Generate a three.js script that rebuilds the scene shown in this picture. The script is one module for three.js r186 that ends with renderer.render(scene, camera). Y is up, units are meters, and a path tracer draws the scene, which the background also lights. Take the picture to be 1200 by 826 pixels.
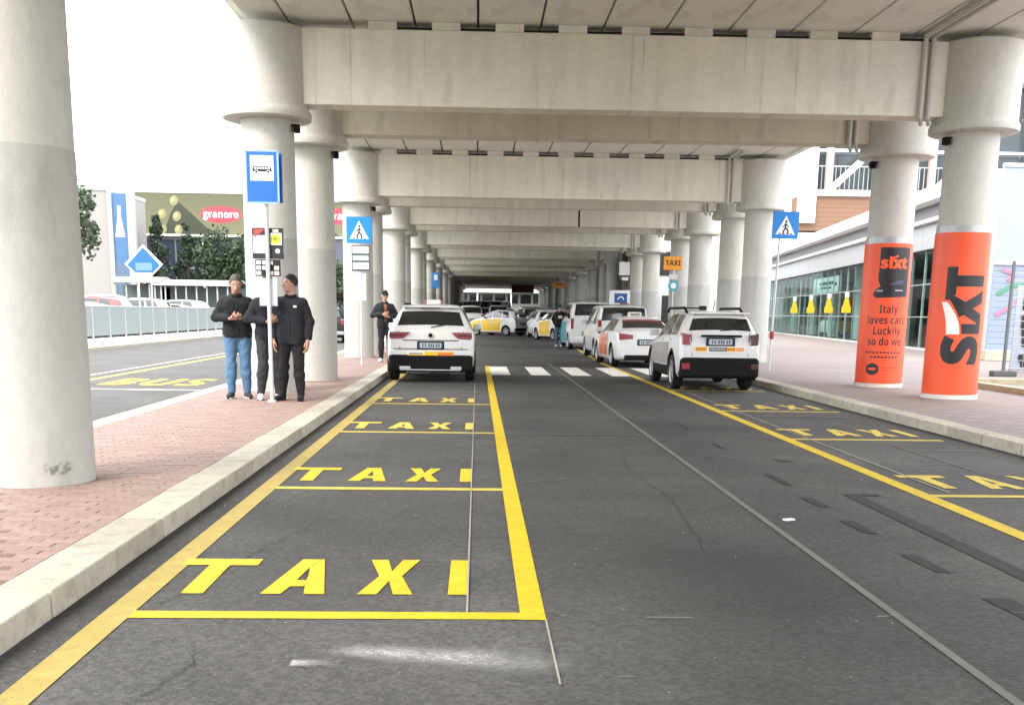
import * as THREE from 'three';
import { mergeGeometries, mergeVertices, toCreasedNormals } from 'three/addons/utils/BufferGeometryUtils.js';
import { RoundedBoxGeometry } from 'three/addons/geometries/RoundedBoxGeometry.js';
import { FontLoader } from 'three/addons/loaders/FontLoader.js';
import { Brush, Evaluator, SUBTRACTION } from 'three-bvh-csg';

// ---------------------------------------------------------------- camera, sky, sun, exposure
const scene = new THREE.Scene();
const camera = new THREE.PerspectiveCamera(2 * Math.atan(640 / 1300) * 180 / Math.PI, 1200 / 1280, 0.1, 3000);
camera.position.set(0, 1.5, 0);
camera.rotation.set(-0.2074, -0.03344, 0.01389, 'YXZ');
camera.setViewOffset(1200, 1280, 0, 0, 1200, 826);       // the photograph is the upper part of a taller picture
camera.updateProjectionMatrix();
const renderer = new THREE.WebGLRenderer({ antialias: true });
renderer.setSize(1024, 704);
renderer.toneMapping = THREE.LinearToneMapping;
renderer.toneMappingExposure = 5.2;
renderer.shadowMap.enabled = true;
{ // overcast sky, a little brighter towards the zenith
  const w = 64, h = 32, d = new Float32Array(w * h * 4);
  for (let j = 0; j < h; j++) {
    const el = ((j + 0.5) / h - 0.5) * Math.PI, s = Math.max(0, Math.sin(el)), L = el > 0 ? 0.78 + 0.3 * s : 0.3;
    for (let i = 0; i < w; i++) d.set([L * 0.97, L * 0.99, L * 1.02, 1], (j * w + i) * 4);
  }
  const t = new THREE.DataTexture(d, w, h, THREE.RGBAFormat, THREE.FloatType);
  t.mapping = THREE.EquirectangularReflectionMapping; t.magFilter = t.minFilter = THREE.LinearFilter; t.needsUpdate = true;
  scene.background = t; scene.environment = t;
}
const sun = new THREE.DirectionalLight(0xfff3e2, 0.6);
sun.position.set(-60, 80, 45); sun.target.position.set(0, 0, -30); scene.add(sun, sun.target);
sun.castShadow = true; sun.shadow.radius = 30; sun.shadow.mapSize.set(2048, 2048);
Object.assign(sun.shadow.camera, { left: -90, right: 90, top: 90, bottom: -120, near: 1, far: 400 });

// ---------------------------------------------------------------- helpers
let seed = 7;
const rnd = () => { seed = (seed + 0x6D2B79F5) | 0; let t = Math.imul(seed ^ (seed >>> 15), 1 | seed); t = (t + Math.imul(t ^ (t >>> 7), 61 | t)) ^ t; return ((t ^ (t >>> 14)) >>> 0) / 4294967296; };
const rr = (a, b) => a + (b - a) * rnd();
const clamp = (x, a, b) => Math.min(b, Math.max(a, x)), lerp = (a, b, t) => a + (b - a) * t, sstep = (a, b, x) => { const t = clamp((x - a) / (b - a), 0, 1); return t * t * (3 - 2 * t); };
const hash = (x, y, s) => { let h = Math.imul(x, 374761393) + Math.imul(y, 668265263) + Math.imul(s, 2147483647 ^ 0x5bd1e995); h = Math.imul(h ^ (h >>> 13), 1274126177); return ((h ^ (h >>> 16)) >>> 0) / 4294967296; };
function vnoise(x, y, px, py, s) {            // value noise with periods px, py
  const xi = Math.floor(x), yi = Math.floor(y), fx = x - xi, fy = y - yi, u = fx * fx * (3 - 2 * fx), v = fy * fy * (3 - 2 * fy);
  const m = (a, p) => ((a % p) + p) % p, x0 = m(xi, px), x1 = m(xi + 1, px), y0 = m(yi, py), y1 = m(yi + 1, py);
  return lerp(lerp(hash(x0, y0, s), hash(x1, y0, s), u), lerp(hash(x0, y1, s), hash(x1, y1, s), u), v);
}
function fbm(u, v, fx, fy, oct, s) { let a = 0, n = 0, k = 1; for (let o = 0; o < oct; o++) { a += k * vnoise(u * fx, v * fy, fx, fy, s + o); n += k; k *= 0.5; fx *= 2; fy *= 2; } return a / n; }
function dtex(w, h, metres, fn, srgb = true) {     // fn(u, v) -> [r,g,b(,a)] in 0..1 (sRGB) ; one tile is "metres" wide
  const d = new Uint8Array(w * h * 4);
  for (let j = 0; j < h; j++) for (let i = 0; i < w; i++) { const c = fn((i + 0.5) / w, (j + 0.5) / h); const k = (j * w + i) * 4; for (let q = 0; q < 3; q++) d[k + q] = clamp(c[q] * 255, 0, 255); d[k + 3] = c[3] === undefined ? 255 : clamp(c[3] * 255, 0, 255); }
  const t = new THREE.DataTexture(d, w, h); t.wrapS = t.wrapT = THREE.RepeatWrapping; t.magFilter = t.minFilter = THREE.LinearFilter;
  const m = Array.isArray(metres) ? metres : [metres, metres]; t.repeat.set(1 / m[0], 1 / m[1]); if (srgb) t.colorSpace = THREE.SRGBColorSpace; t.needsUpdate = true; return t;
}
function ctex(w, h, draw) { const c = document.createElement('canvas'); c.width = w; c.height = h; draw(c.getContext('2d'), w, h); const t = new THREE.CanvasTexture(c); t.colorSpace = THREE.SRGBColorSpace; t.magFilter = THREE.LinearFilter; return t; }
const lin = (r, g, b) => new THREE.Color().setRGB(r, g, b);
const std = (c, rough = 0.8, o = {}) => new THREE.MeshStandardMaterial({ color: Array.isArray(c) ? lin(...c) : c, roughness: rough, ...o });
const paintMat = (c, o = {}) => new THREE.MeshPhysicalMaterial({ color: lin(...c), roughness: 0.38, clearcoat: 0.8, clearcoatRoughness: 0.08, ...o });
function muv(g) {                                // uv in metres from the dominant axis of each face
  if (g.index) g = g.toNonIndexed();
  const p = g.attributes.position, uv = new Float32Array(p.count * 2), a = new THREE.Vector3(), b = new THREE.Vector3(), c = new THREE.Vector3();
  for (let i = 0; i < p.count; i += 3) {
    a.fromBufferAttribute(p, i); b.fromBufferAttribute(p, i + 1).sub(a); c.fromBufferAttribute(p, i + 2).sub(a); b.cross(c);
    const x = Math.abs(b.x), y = Math.abs(b.y), z = Math.abs(b.z);
    for (let k = 0; k < 3; k++) { a.fromBufferAttribute(p, i + k); const e = y >= x && y >= z ? [a.x, -a.z] : x > z ? [a.z, a.y] : [a.x, a.y]; uv.set(e, (i + k) * 2); }
  }
  g.setAttribute('uv', new THREE.BufferAttribute(uv, 2)); return g;
}
const box = (w, h, d, x = 0, y = 0, z = 0) => muv(new THREE.BoxGeometry(w, h, d).translate(x, y, z));
const rbox = (w, h, d, r, x = 0, y = 0, z = 0, seg = 2) => muv(new RoundedBoxGeometry(w, h, d, seg, r).translate(x, y, z));
const span = (x0, x1, y0, y1, z0, z1) => box(x1 - x0, y1 - y0, z1 - z0, (x0 + x1) / 2, (y0 + y1) / 2, (z0 + z1) / 2);
const cyl = (r0, r1, h, seg = 16, open = false) => new THREE.CylinderGeometry(r0, r1, h, seg, 1, open);
function rod(a, b, r, seg = 8) { const A = new THREE.Vector3(...a), B = new THREE.Vector3(...b), d = B.clone().sub(A), g = cyl(r, r, d.length(), seg); g.applyQuaternion(new THREE.Quaternion().setFromUnitVectors(new THREE.Vector3(0, 1, 0), d.normalize())); return g.translate(...A.add(B).multiplyScalar(0.5).toArray()); }
function merge(list) { list = list.map(g => { g = g.index ? g.toNonIndexed() : g; for (const k of Object.keys(g.attributes)) if (!['position', 'normal', 'uv', 'color'].includes(k)) g.deleteAttribute(k); g.morphAttributes = {}; return g; }); return mergeGeometries(list, false); }
const used = {};
function numbered(n) { const k = used[n] = (used[n] ?? -1) + 1; return k ? n + '_' + String(k).padStart(3, '0') : n; }
function shad(o) { o.traverse(m => { if (m.isMesh) { m.castShadow = true; m.receiveShadow = true; } }); return o; }
function part(name, geo, mat, parent, label) { const m = new THREE.Mesh(Array.isArray(geo) ? merge(geo) : geo, mat); m.name = name; m.castShadow = m.receiveShadow = true; if (label) m.userData.label = label; parent.add(m); return m; }
function tag(o, label, category, group, kind) { Object.assign(o.userData, { label, category }); if (group) o.userData.group = group; if (kind) o.userData.kind = kind; return o; }
function thing(name, label, category, pos = [0, 0, 0], turn = 0, group, kind) { const g = new THREE.Group(); g.name = numbered(name); g.position.set(...pos); g.rotation.y = turn; scene.add(g); return tag(g, label, category, group, kind); }
function struct(name, geo, mat, label, category, group) { const m = part(numbered(name), geo, mat, scene); return tag(m, label, category, group, 'structure'); }
function flat(pts, y, mat0) { const s = new THREE.Shape(pts.map(([x, z]) => new THREE.Vector2(x, -z))); const g = new THREE.ShapeGeometry(s); g.rotateX(-Math.PI / 2); g.translate(0, y, 0); return muv(g); }
const rect = (x0, x1, z0, z1, y) => flat([[x0, z0], [x1, z0], [x1, z1], [x0, z1]], y);
function sheet(x0, x1, z0, z1, y, step, tint) {     // a subdivided ground sheet, optional vertex tint fn(x,z)
  const nx = Math.max(1, Math.round((x1 - x0) / step)), nz = Math.max(1, Math.round((z1 - z0) / step)), g = new THREE.PlaneGeometry(x1 - x0, z1 - z0, nx, nz);
  g.rotateX(-Math.PI / 2); g.translate((x0 + x1) / 2, y, (z0 + z1) / 2); const p = g.attributes.position, uv = g.attributes.uv;
  for (let i = 0; i < p.count; i++) uv.setXY(i, p.getX(i), -p.getZ(i));
  if (tint) { const c = new Float32Array(p.count * 3); for (let i = 0; i < p.count; i++) c.set(tint(p.getX(i), p.getZ(i)), i * 3); g.setAttribute('color', new THREE.BufferAttribute(c, 3)); }
  return g;
}
const font = await new FontLoader().loadAsync('fonts/droid/droid_sans_bold.typeface.json');

// ---------------------------------------------------------------- surface materials
const txAsphalt = dtex(1024, 1024, 3.7, (u, v) => { const a = fbm(u, v, 6, 6, 4, 3), g = fbm(u, v, 160, 160, 3, 11), sp = hash(Math.floor(u * 512), Math.floor(v * 512), 5); let k = 0.8 + 0.22 * (a - 0.5) + 0.42 * (g - 0.5); if (sp > 0.985) k += 0.22 * (g); if (sp < 0.02) k -= 0.2; return [k, k * 0.985, k * 0.955]; });
const bpAsphalt = dtex(512, 512, 1.3, (u, v) => { const g = fbm(u, v, 120, 120, 2, 21); return [g, g, g]; }, false);
const M = {};
M.asphalt = std([0.1, 0.1005, 0.101], 0.86, { map: txAsphalt, bumpMap: bpAsphalt, bumpScale: 0.004, vertexColors: true });
M.asphaltPale = std([0.115, 0.115, 0.117], 0.92, { map: txAsphalt });
M.ground = std([0.12, 0.12, 0.115], 0.95, { map: txAsphalt });
const streak = (u, v) => { const s = fbm(u, v, 46, 2, 3, 31), m = fbm(u, v, 4, 4, 5, 37), n = fbm(u, v, 130, 130, 2, 39), d = sstep(0.6, 0.8, fbm(u, v, 26, 3, 3, 43)) * sstep(0.45, 0.75, fbm(u, v, 3, 3, 3, 47)); return 0.95 + 0.07 * (s - 0.5) + 0.13 * (m - 0.5) + 0.05 * (n - 0.5) - 0.1 * d; };
const txBeam = dtex(1024, 512, [7.3, 3.65], (u, v) => { let k = streak(u, v); for (let q = 0; q < 8; q++) { const c = hash(q, 4, 8), d = Math.abs(((u - c + 1.5) % 1) - 0.5); if (d < 0.0011) k -= 0.1 * sstep(0.35, 0.7, fbm(u, v, 3, 7, 2, 90 + q)); if (d < 0.006) k -= 0.06 * (1 - d / 0.006) * sstep(0.5, 0.7, fbm(u, v, 2, 3, 2, 120 + q)); } const b = fbm(u, v, 3, 2, 3, 53); return [k, k * (0.992 - 0.01 * b), k * (0.965 - 0.04 * b)]; });
const bpConc = dtex(512, 512, 2, (u, v) => { const g = 0.5 * fbm(u, v, 8, 8, 4, 61) + 0.5 * fbm(u, v, 120, 120, 2, 63); return [g, g, g]; }, false);
const txCol = dtex(512, 512, [2.7, 5.2], (u, v) => { const k = 0.93 + 0.06 * (fbm(u, v, 5, 4, 4, 71) - 0.5) + 0.05 * (fbm(u, v, 60, 60, 2, 73) - 0.5) - 0.05 * sstep(0.6, 0.8, fbm(u, v, 10, 7, 5, 79)); return [k, k * 0.995, k * 0.975]; });
M.beam = std([0.86, 0.87, 0.83], 0.85, { map: txBeam, bumpMap: bpConc, bumpScale: 0.004 });
M.deck = std([0.86, 0.865, 0.825], 0.9, { map: txCol, bumpMap: bpConc, bumpScale: 0.005 });
M.column = std([0.62, 0.62, 0.595], 0.62, { map: txCol, bumpMap: bpConc, bumpScale: 0.003 });
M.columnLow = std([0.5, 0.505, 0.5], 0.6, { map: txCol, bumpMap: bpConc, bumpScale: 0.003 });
M.gapDark = std([0.02, 0.02, 0.02], 0.9);
const txKerb = dtex(512, 512, 1.9, (u, v) => { const k = 0.9 + 0.14 * (fbm(u, v, 5, 5, 5, 81) - 0.5) + 0.1 * (fbm(u, v, 90, 90, 2, 83) - 0.5) - 0.08 * sstep(0.5, 0.8, fbm(u, v, 26, 22, 5, 89)); return [k, k * 0.98, k * 0.93]; });
M.kerb = [0.5, 0.44, 0.54].map((k, i) => std([k, k * 0.97, k * 0.88], 0.85, { map: txKerb, bumpMap: bpConc, bumpScale: 0.006 }));
const txPave = dtex(512, 512, 0.8, (u, v) => {           // distant paving of the same running bond, too fine to tell apart
  const row = Math.floor(v * 8), uu = u * 4 + (row % 2) * 0.5, id = hash(((Math.floor(uu) % 4) + 4) % 4, row, 5), fu = uu - Math.floor(uu), fv = v * 8 - row, j = Math.min(fu, 1 - fu) < 0.02 || Math.min(fv, 1 - fv) < 0.045;
  const k = (j ? 0.62 : 0.86 + 0.12 * (id - 0.5)) + 0.14 * (fbm(u, v, 60, 60, 2, 91) - 0.5); return [k, k, k]; });
M.pavePink = std([0.39, 0.27, 0.23], 0.9, { map: txPave, vertexColors: true });
M.paveMauve = std([0.345, 0.28, 0.265], 0.85, { map: txPave, vertexColors: true });
const txGrain = dtex(256, 256, 0.35, (u, v) => { const k = 0.9 + 0.25 * (fbm(u, v, 40, 40, 3, 93) - 0.5); return [k, k, k]; });
M.brick = [[0.34, 0.235, 0.2], [0.325, 0.22, 0.188], [0.36, 0.25, 0.215], [0.31, 0.215, 0.182]].map(c => std(c, 0.9, { map: txGrain }));
M.joint = std([0.2, 0.145, 0.125], 0.95, { map: txGrain });
const txWear = dtex(512, 512, 2.1, (u, v) => { const n = fbm(u, v, 24, 24, 4, 95), k = 0.94 + 0.14 * (n - 0.5) - 0.05 * sstep(0.6, 0.8, fbm(u, v, 60, 60, 3, 97)); return [k, k, k * 0.97]; });
M.yellow = std([0.7, 0.5, 0.004], 0.7, { map: txWear });
M.yellowWorn = std([0.43, 0.325, 0.085], 0.8, { map: txWear });
M.yellowPale = std([0.68, 0.52, 0.08], 0.8, { map: txWear });
M.white = std([0.78, 0.77, 0.74], 0.75, { map: txWear });
M.whiteWorn = std([0.3, 0.3, 0.28], 0.8, { map: txWear });
M.chalk = std([0.36, 0.355, 0.335], 0.9, { map: txWear });
M.seam = std([0.165, 0.16, 0.155], 0.9, { map: txWear });
M.bitumen = std([0.016, 0.017, 0.018], 0.8, { map: txAsphalt });
M.beamStained = std([0.72, 0.69, 0.62], 0.88, { map: txBeam, bumpMap: bpConc, bumpScale: 0.005 });
M.steel = std([0.42, 0.43, 0.44], 0.45, { metalness: 0.6 });
M.steelPale = std([0.55, 0.56, 0.57], 0.5, { metalness: 0.3 });
M.whiteMetal = std([0.8, 0.8, 0.79], 0.5);
M.black = std([0.008, 0.008, 0.009], 0.6);
M.darkGlass = new THREE.MeshPhysicalMaterial({ color: lin(0.01, 0.012, 0.014), roughness: 0.06, clearcoat: 1, clearcoatRoughness: 0.03 });

// ---------------------------------------------------------------- ground, roads, pavements
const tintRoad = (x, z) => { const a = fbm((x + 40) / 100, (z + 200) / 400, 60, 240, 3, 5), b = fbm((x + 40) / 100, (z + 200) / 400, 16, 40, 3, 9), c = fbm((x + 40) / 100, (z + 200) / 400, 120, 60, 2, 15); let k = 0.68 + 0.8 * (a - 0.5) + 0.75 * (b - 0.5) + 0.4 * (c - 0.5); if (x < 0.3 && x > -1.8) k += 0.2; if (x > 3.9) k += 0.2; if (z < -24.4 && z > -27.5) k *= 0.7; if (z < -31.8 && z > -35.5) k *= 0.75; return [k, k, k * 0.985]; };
struct('ground', sheet(-500, 500, -900, 200, -0.02, 100), M.ground, 'pale grey ground stretching out beyond the roads and buildings', 'ground');
struct('taxi_road', sheet(-2.08, 6.15, -230, 14, 0, 0.25, tintRoad), M.asphalt, 'dark asphalt taxi road running under the viaduct', 'road');
struct('bus_road', sheet(-13.4, -4.7, -230, 14, 0, 2), M.asphaltPale, 'pale grey asphalt bus road in the open to the left of the viaduct', 'road');
const tintPave = (x, z) => { const k = 0.96 + 0.22 * (fbm((x + 40) / 100, (z + 200) / 400, 90, 260, 4, 25) - 0.5); return [k, k, k]; };
const lp = thing('left_pavement', 'pink block paved island between taxi road and bus road', 'pavement', [0, 0, 0], 0, null, 'structure');
part('far_paving', sheet(-4.43, -2.38, -230, -22, 0.13, 0.5, tintPave), M.pavePink, lp);
part('bedding', sheet(-4.43, -2.38, -22, 8, 0.119, 10), M.joint, lp);
{ // single pavers: 300 nearest as parts, the rest as one mass
  const gs = [0, 1, 2].map(k => muv(new RoundedBoxGeometry(0.202, 0.05, 0.097, 1, 0.003)));
  const cells = [], half = muv(new RoundedBoxGeometry(0.0995, 0.05, 0.097, 1, 0.003));
  for (let r = 0; r < 172; r++) { const z = -4.75 - r * 0.1, odd = r % 2; for (let q = 0; q < (odd ? 9 : 10); q++) cells.push([-4.3275 + 0.205 * (q + odd * 0.5), z, 0]); if (odd) cells.push([-4.3787, z, 1], [-2.4312, z, 1]); }
  const dry = cells.map(([x, z, s]) => { const px = 559 + x / -z * 1327; return { x, z, s, vis: px > -20 && !(Math.hypot(x + 3.55, z + 8.97) < 0.4) }; }).filter(c => c.vis);
  dry.sort((a, b) => (b.z - a.z));
  const put = (c, k) => new THREE.Matrix4().compose(new THREE.Vector3(c.x, 0.106 + rr(-0.0025, 0.0025), c.z), new THREE.Quaternion().setFromEuler(new THREE.Euler(rr(-0.01, 0.01), rr(-0.012, 0.012), rr(-0.006, 0.006))), new THREE.Vector3(1, 1, 1));
  dry.slice(0, 300).forEach(c => { const m = part('paver', c.s ? half : gs[0], M.brick[Math.floor(rnd() * 4)], lp); put(c).decompose(m.position, m.quaternion, m.scale); });
  const rest = dry.slice(300).filter(c => !c.s), ends = dry.slice(300).filter(c => c.s), im = new THREE.InstancedMesh(gs[0], std([1, 1, 1], 0.9, { map: txGrain }), rest.length); im.name = 'paver_field';
  rest.forEach((c, i) => { im.setMatrixAt(i, put(c)); im.setColorAt(i, M.brick[Math.floor(rnd() * 4)].color); }); im.userData.kind = 'stuff'; im.castShadow = im.receiveShadow = true; lp.add(im);
  part('paver_ends', ends.map(c => half.clone().applyMatrix4(put(c))), M.brick[0], lp).userData.kind = 'stuff';
}
struct('right_pavement', sheet(6.45, 40, -230, 14, 0.13, 0.8, tintPave), M.paveMauve, 'wide mauve grey pavement in front of the glazed terminal', 'pavement');
function kerbRow(name, x0, x1, label, zStart, face) {
  const k = thing(name, label, 'kerb', [0, 0, 0], 0, null, 'structure');
  const gs = [0, 1].map(i => rbox(x1 - x0, 0.26, 0.988, 0.014));
  for (let i = 0; i < 62; i++) { const m = part('kerb_stone', gs[0], M.kerb[i % 3], k); m.position.set((x0 + x1) / 2 + rr(-0.003, 0.003), 0.004 + rr(-0.003, 0.003), zStart - 0.5 - i); m.rotation.y = rr(-0.002, 0.002); if (i % 2) m.rotation.y += Math.PI; }
  part('far_kerb', rbox(x1 - x0, 0.26, 160, 0.014, (x0 + x1) / 2, 0.004, zStart - 62 - 80), M.kerb[0], k); return k;
}
kerbRow('left_kerb', -2.38, -2.08, 'pale stone kerb between the pink pavement and the taxi bays', -2.34);
kerbRow('bus_kerb', -4.72, -4.43, 'white stone kerb between the pink pavement and the bus road', -2.9);
kerbRow('right_kerb', 6.15, 6.45, 'stained pale kerb between the right taxi bays and mauve pavement', -3.3);

// ---------------------------------------------------------------- painted markings on the roads
function marking(name, geo, mat, label) { return struct(name, geo, mat, label, 'road marking'); }
marking('border_line', rect(-1.865, -1.715, -64, -2, 0.004), M.yellowWorn, 'worn yellow border line of the left taxi bays, along the kerb');
marking('border_line', rect(0.228, 0.355, -32, -5.33, 0.004), M.yellow, 'fresh bright yellow line on the traffic side of the left taxi bays');
{ const pts = []; marking('border_line', [rect(3.8, 3.945, -34, -4, 0.004), flat([[3.8, -34], [3.945, -34], [4.42, -49], [4.27, -49]], 0.004)], M.yellow, 'yellow line on the traffic side of the right taxi bays'); }
const T = (x, z0, z1) => [flat([[x, z1], [x + 0.45, z1], [x + 0.45, z1 + 0.17], [x, z1 + 0.17]], 0.005), flat([[x + 0.165, z1 + 0.17], [x + 0.285, z1 + 0.17], [x + 0.285, z0], [x + 0.165, z0]], 0.005)];
const A = (x, z0, z1) => { const h = z0 - z1; const s = new THREE.Shape([[0, 0], [0.11, 0], [0.135, 0.2 * h], [0.215, 0.2 * h], [0.235, 0], [0.345, 0], [0.235, h], [0.105, h]].map(p => new THREE.Vector2(...p))); s.holes.push(new THREE.Path([[0.148, 0.37 * h], [0.172, 0.72 * h], [0.18, 0.72 * h], [0.204, 0.37 * h]].map(p => new THREE.Vector2(...p)))); const g = new THREE.ShapeGeometry(s); g.rotateX(-Math.PI / 2); g.translate(x, 0.005, z0); return [muv(g)]; };
const Xl = (x, z0, z1) => { const h = z0 - z1, w = 0.3, t = 0.105; return [flat([[0, 0], [t, 0], [w / 2, h * 0.36], [w - t, 0], [w, 0], [w / 2 + t * 0.62, h / 2], [w, h], [w - t, h], [w / 2, h * 0.64], [t, h], [0, h], [w / 2 - t * 0.62, h / 2]].map(([a, b]) => [x + a, z0 - b]), 0.005)]; };
const I = (x, z0, z1) => [rect(x, x + 0.11, z1, z0, 0.005)];
const taxiWord = (x, z0, z1, dx) => [...T(x, z0, z1), ...A(x + dx[0], z0, z1), ...Xl(x + dx[1], z0, z1), ...I(x + dx[2], z0, z1)];
const nth = ['nearest', 'second', 'third', 'fourth', 'fifth', 'sixth'];
[-5.4, -9.48, -14.06, -18.5, -23, -27.4].forEach((z, i) => {
  if (i < 4) { marking('bay_line', rect(-1.715, 0.228, z - 0.065, z + 0.065, 0.004), i ? M.yellowPale : M.yellow, `thin yellow cross line closing the ${nth[i]} left taxi bay`);
  marking('taxi_lettering', merge(taxiWord(-1.75, z - 0.42, z - 1.27, [0.59, 1.11, 1.6])), i < 2 ? M.yellow : M.yellowPale, `yellow TAXI lettering painted in the ${nth[i]} left taxi bay`); }
});
[-9.34, -13.72, -17.78, -22.55].forEach((z, i) => {
  marking('bay_line', rect(3.945, 5.85, z - 0.065, z + 0.065, 0.004), M.yellowPale, `thin pale yellow cross line of the ${nth[i]} right taxi bay`);
  marking('taxi_lettering', merge(taxiWord(4.06, z - 0.42, z - 1.25, [0.59, 1.1, 1.56])), M.yellowPale, `yellow TAXI lettering painted in the ${nth[i]} right taxi bay`);
});
for (let i = -2; i < 6; i++) marking('crossing_stripe', rect(i + 0.34, i + 0.83, -31.7, -27.5, 0.006), i < 0 ? M.whiteWorn : M.white, i < 0 ? 'worn grey zebra stripe beside the white sport utility taxi in the left bay' : `white zebra stripe on the taxi road, ${nth[i]} from the left bays`);
marking('chalk_line', rect(-0.047, -0.037, -24, -5.45, 0.008), M.chalk, 'thin white setting-out line running through the left taxi bays');
marking('chalk_line', flat([[0.347, -5.32], [0.357, -5.32], [0.357, -4.34], [0.347, -4.34]], 0.008), M.chalk, 'short white chalk line running on from the bright yellow corner');
marking('chalk_line', rect(4.15, 4.17, -22, -9.5, 0.008), M.chalk, 'thin white setting-out line through the right taxi bays');
marking('chalk_line', rect(0.86, 1.1, -5.382, -5.374, 0.008), M.chalk, 'short white scratch across the lane in the middle of the road');
marking('chalk_line', rect(0.37, 2.1, -14.02, -13.97, 0.006), M.seam, 'faint pale line running across the driving lane');
marking('chalk_line', [rect(4.7, 5.3, -11.4, -11.38, 0.008), rect(4.9, 5.9, -12.62, -12.58, 0.008), rect(5.0, 5.02, -13.2, -10.9, 0.008), rect(4.3, 5.7, -16.9, -16.84, 0.008)], M.seam, 'faint pale setting-out marks between the right taxi bays');
marking('road_seam', rect(2.145, 2.195, -34, -2, 0.004), M.seam, 'pale straight seam in the asphalt of the driving lane');
[[2.78, 2.96, -5.82, -5.34], [2.75, 2.87, -6.94, -6.42], [2.74, 2.86, -8.15, -7.62], [2.74, 2.86, -9.2, -8.7], [2.78, 2.88, -10.6, -9.85], [3.16, 3.34, -11.72, -11.5], [2.8, 2.88, -13.2, -12.6], [2.8, 2.88, -15.6, -15]].forEach(([a, b, c, d], i) => marking('tar_patch', flat([[a, c], [b - 0.02, c + 0.02], [b, d], [a + 0.03, d - 0.03]], 0.004), M.bitumen, `small dark tar patch in the right lane, ${['nearest', 'second', 'third', 'fourth', 'fifth', 'sixth', 'seventh', 'farthest'][i]} of the row`));
marking('tar_strip', [flat([[3.17, -9.41], [3.3, -9.41], [3.36, -6], [3.36, -3], [3.22, -3], [3.22, -6]], 0.004), rect(3.3, 3.48, -9.43, -9.3, 0.004)], M.bitumen, 'long dark tar strip beside the right yellow line');
{ // BUS lettering and lines on the bus road
  const g = new THREE.ShapeGeometry(font.generateShapes('BUS', 1)); g.computeBoundingBox(); const b = g.boundingBox; g.translate(-b.min.x, -b.min.y, 0); g.scale(1.95 / (b.max.x - b.min.x), 2.1 / (b.max.y - b.min.y), 1); g.rotateX(-Math.PI / 2); g.translate(-7.5, 0.005, -22.25);
  marking('bus_lettering', muv(g), M.yellow, 'yellow BUS lettering painted on the open bus road');
  marking('bus_line', rect(-8.2, -8.05, -100, -10, 0.004), M.yellowPale, 'pale yellow line along the bus bays, nearer of the two');
  marking('bus_line', rect(-8.75, -8.6, -100, -10, 0.004), M.whiteWorn, 'faded white line along the bus road, farther of the two');
  marking('bus_bay_line', rect(-8, -4.9, -21.15, -21.0, 0.004), M.white, 'thin white line across the bus bay in front of the lettering');
}
{ // spilt white paint dust: a grainy stain of its own matter
  const m = (blob) => new THREE.MeshStandardMaterial({ color: lin(0.62, 0.62, 0.6), roughness: 0.95, alphaTest: 0, transparent: true, map: dtex(512, 256, 1, (u, v) => {
    const n = fbm(u, v, 7, 5, 4, 111), g = hash(Math.floor(u * 512), Math.floor(v * 256), 3); let d;
    if (blob) d = sstep(0, 0.06, u) * Math.pow(1 - u, 1.5) * (1 - sstep(0.15, 0.5, Math.abs(v - 0.5) + 0.1 * n)) * 1.0;
    else { const c = 0.62 - 0.35 * u + 0.1 * (n - 0.5); d = Math.exp(-Math.pow((v - c) / (0.09 + 0.16 * u), 2)) * sstep(0, 0.18, u) * (1 - sstep(0.5, 1, u)) * (0.35 + 0.6 * n); }
    return [1, 1, 1, clamp(d * (0.1 + 1.1 * g * (0.4 + fbm(u, v, 60, 30, 2, 113))), 0, 0.85)]; }) });
  const g1 = new THREE.PlaneGeometry(1.25, 0.62).rotateX(-Math.PI / 2).translate(-0.08, 0.01, -4.72), g2 = new THREE.PlaneGeometry(0.22, 0.14).rotateX(-Math.PI / 2).translate(-0.69, 0.012, -4.6);
  marking('paint_dust', g1, m(false), 'grainy white dust smear on the asphalt below the nearest taxi bay'); marking('paint_dust', g2, m(true), 'small bright white paint spill left of the dust smear');
}

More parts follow.
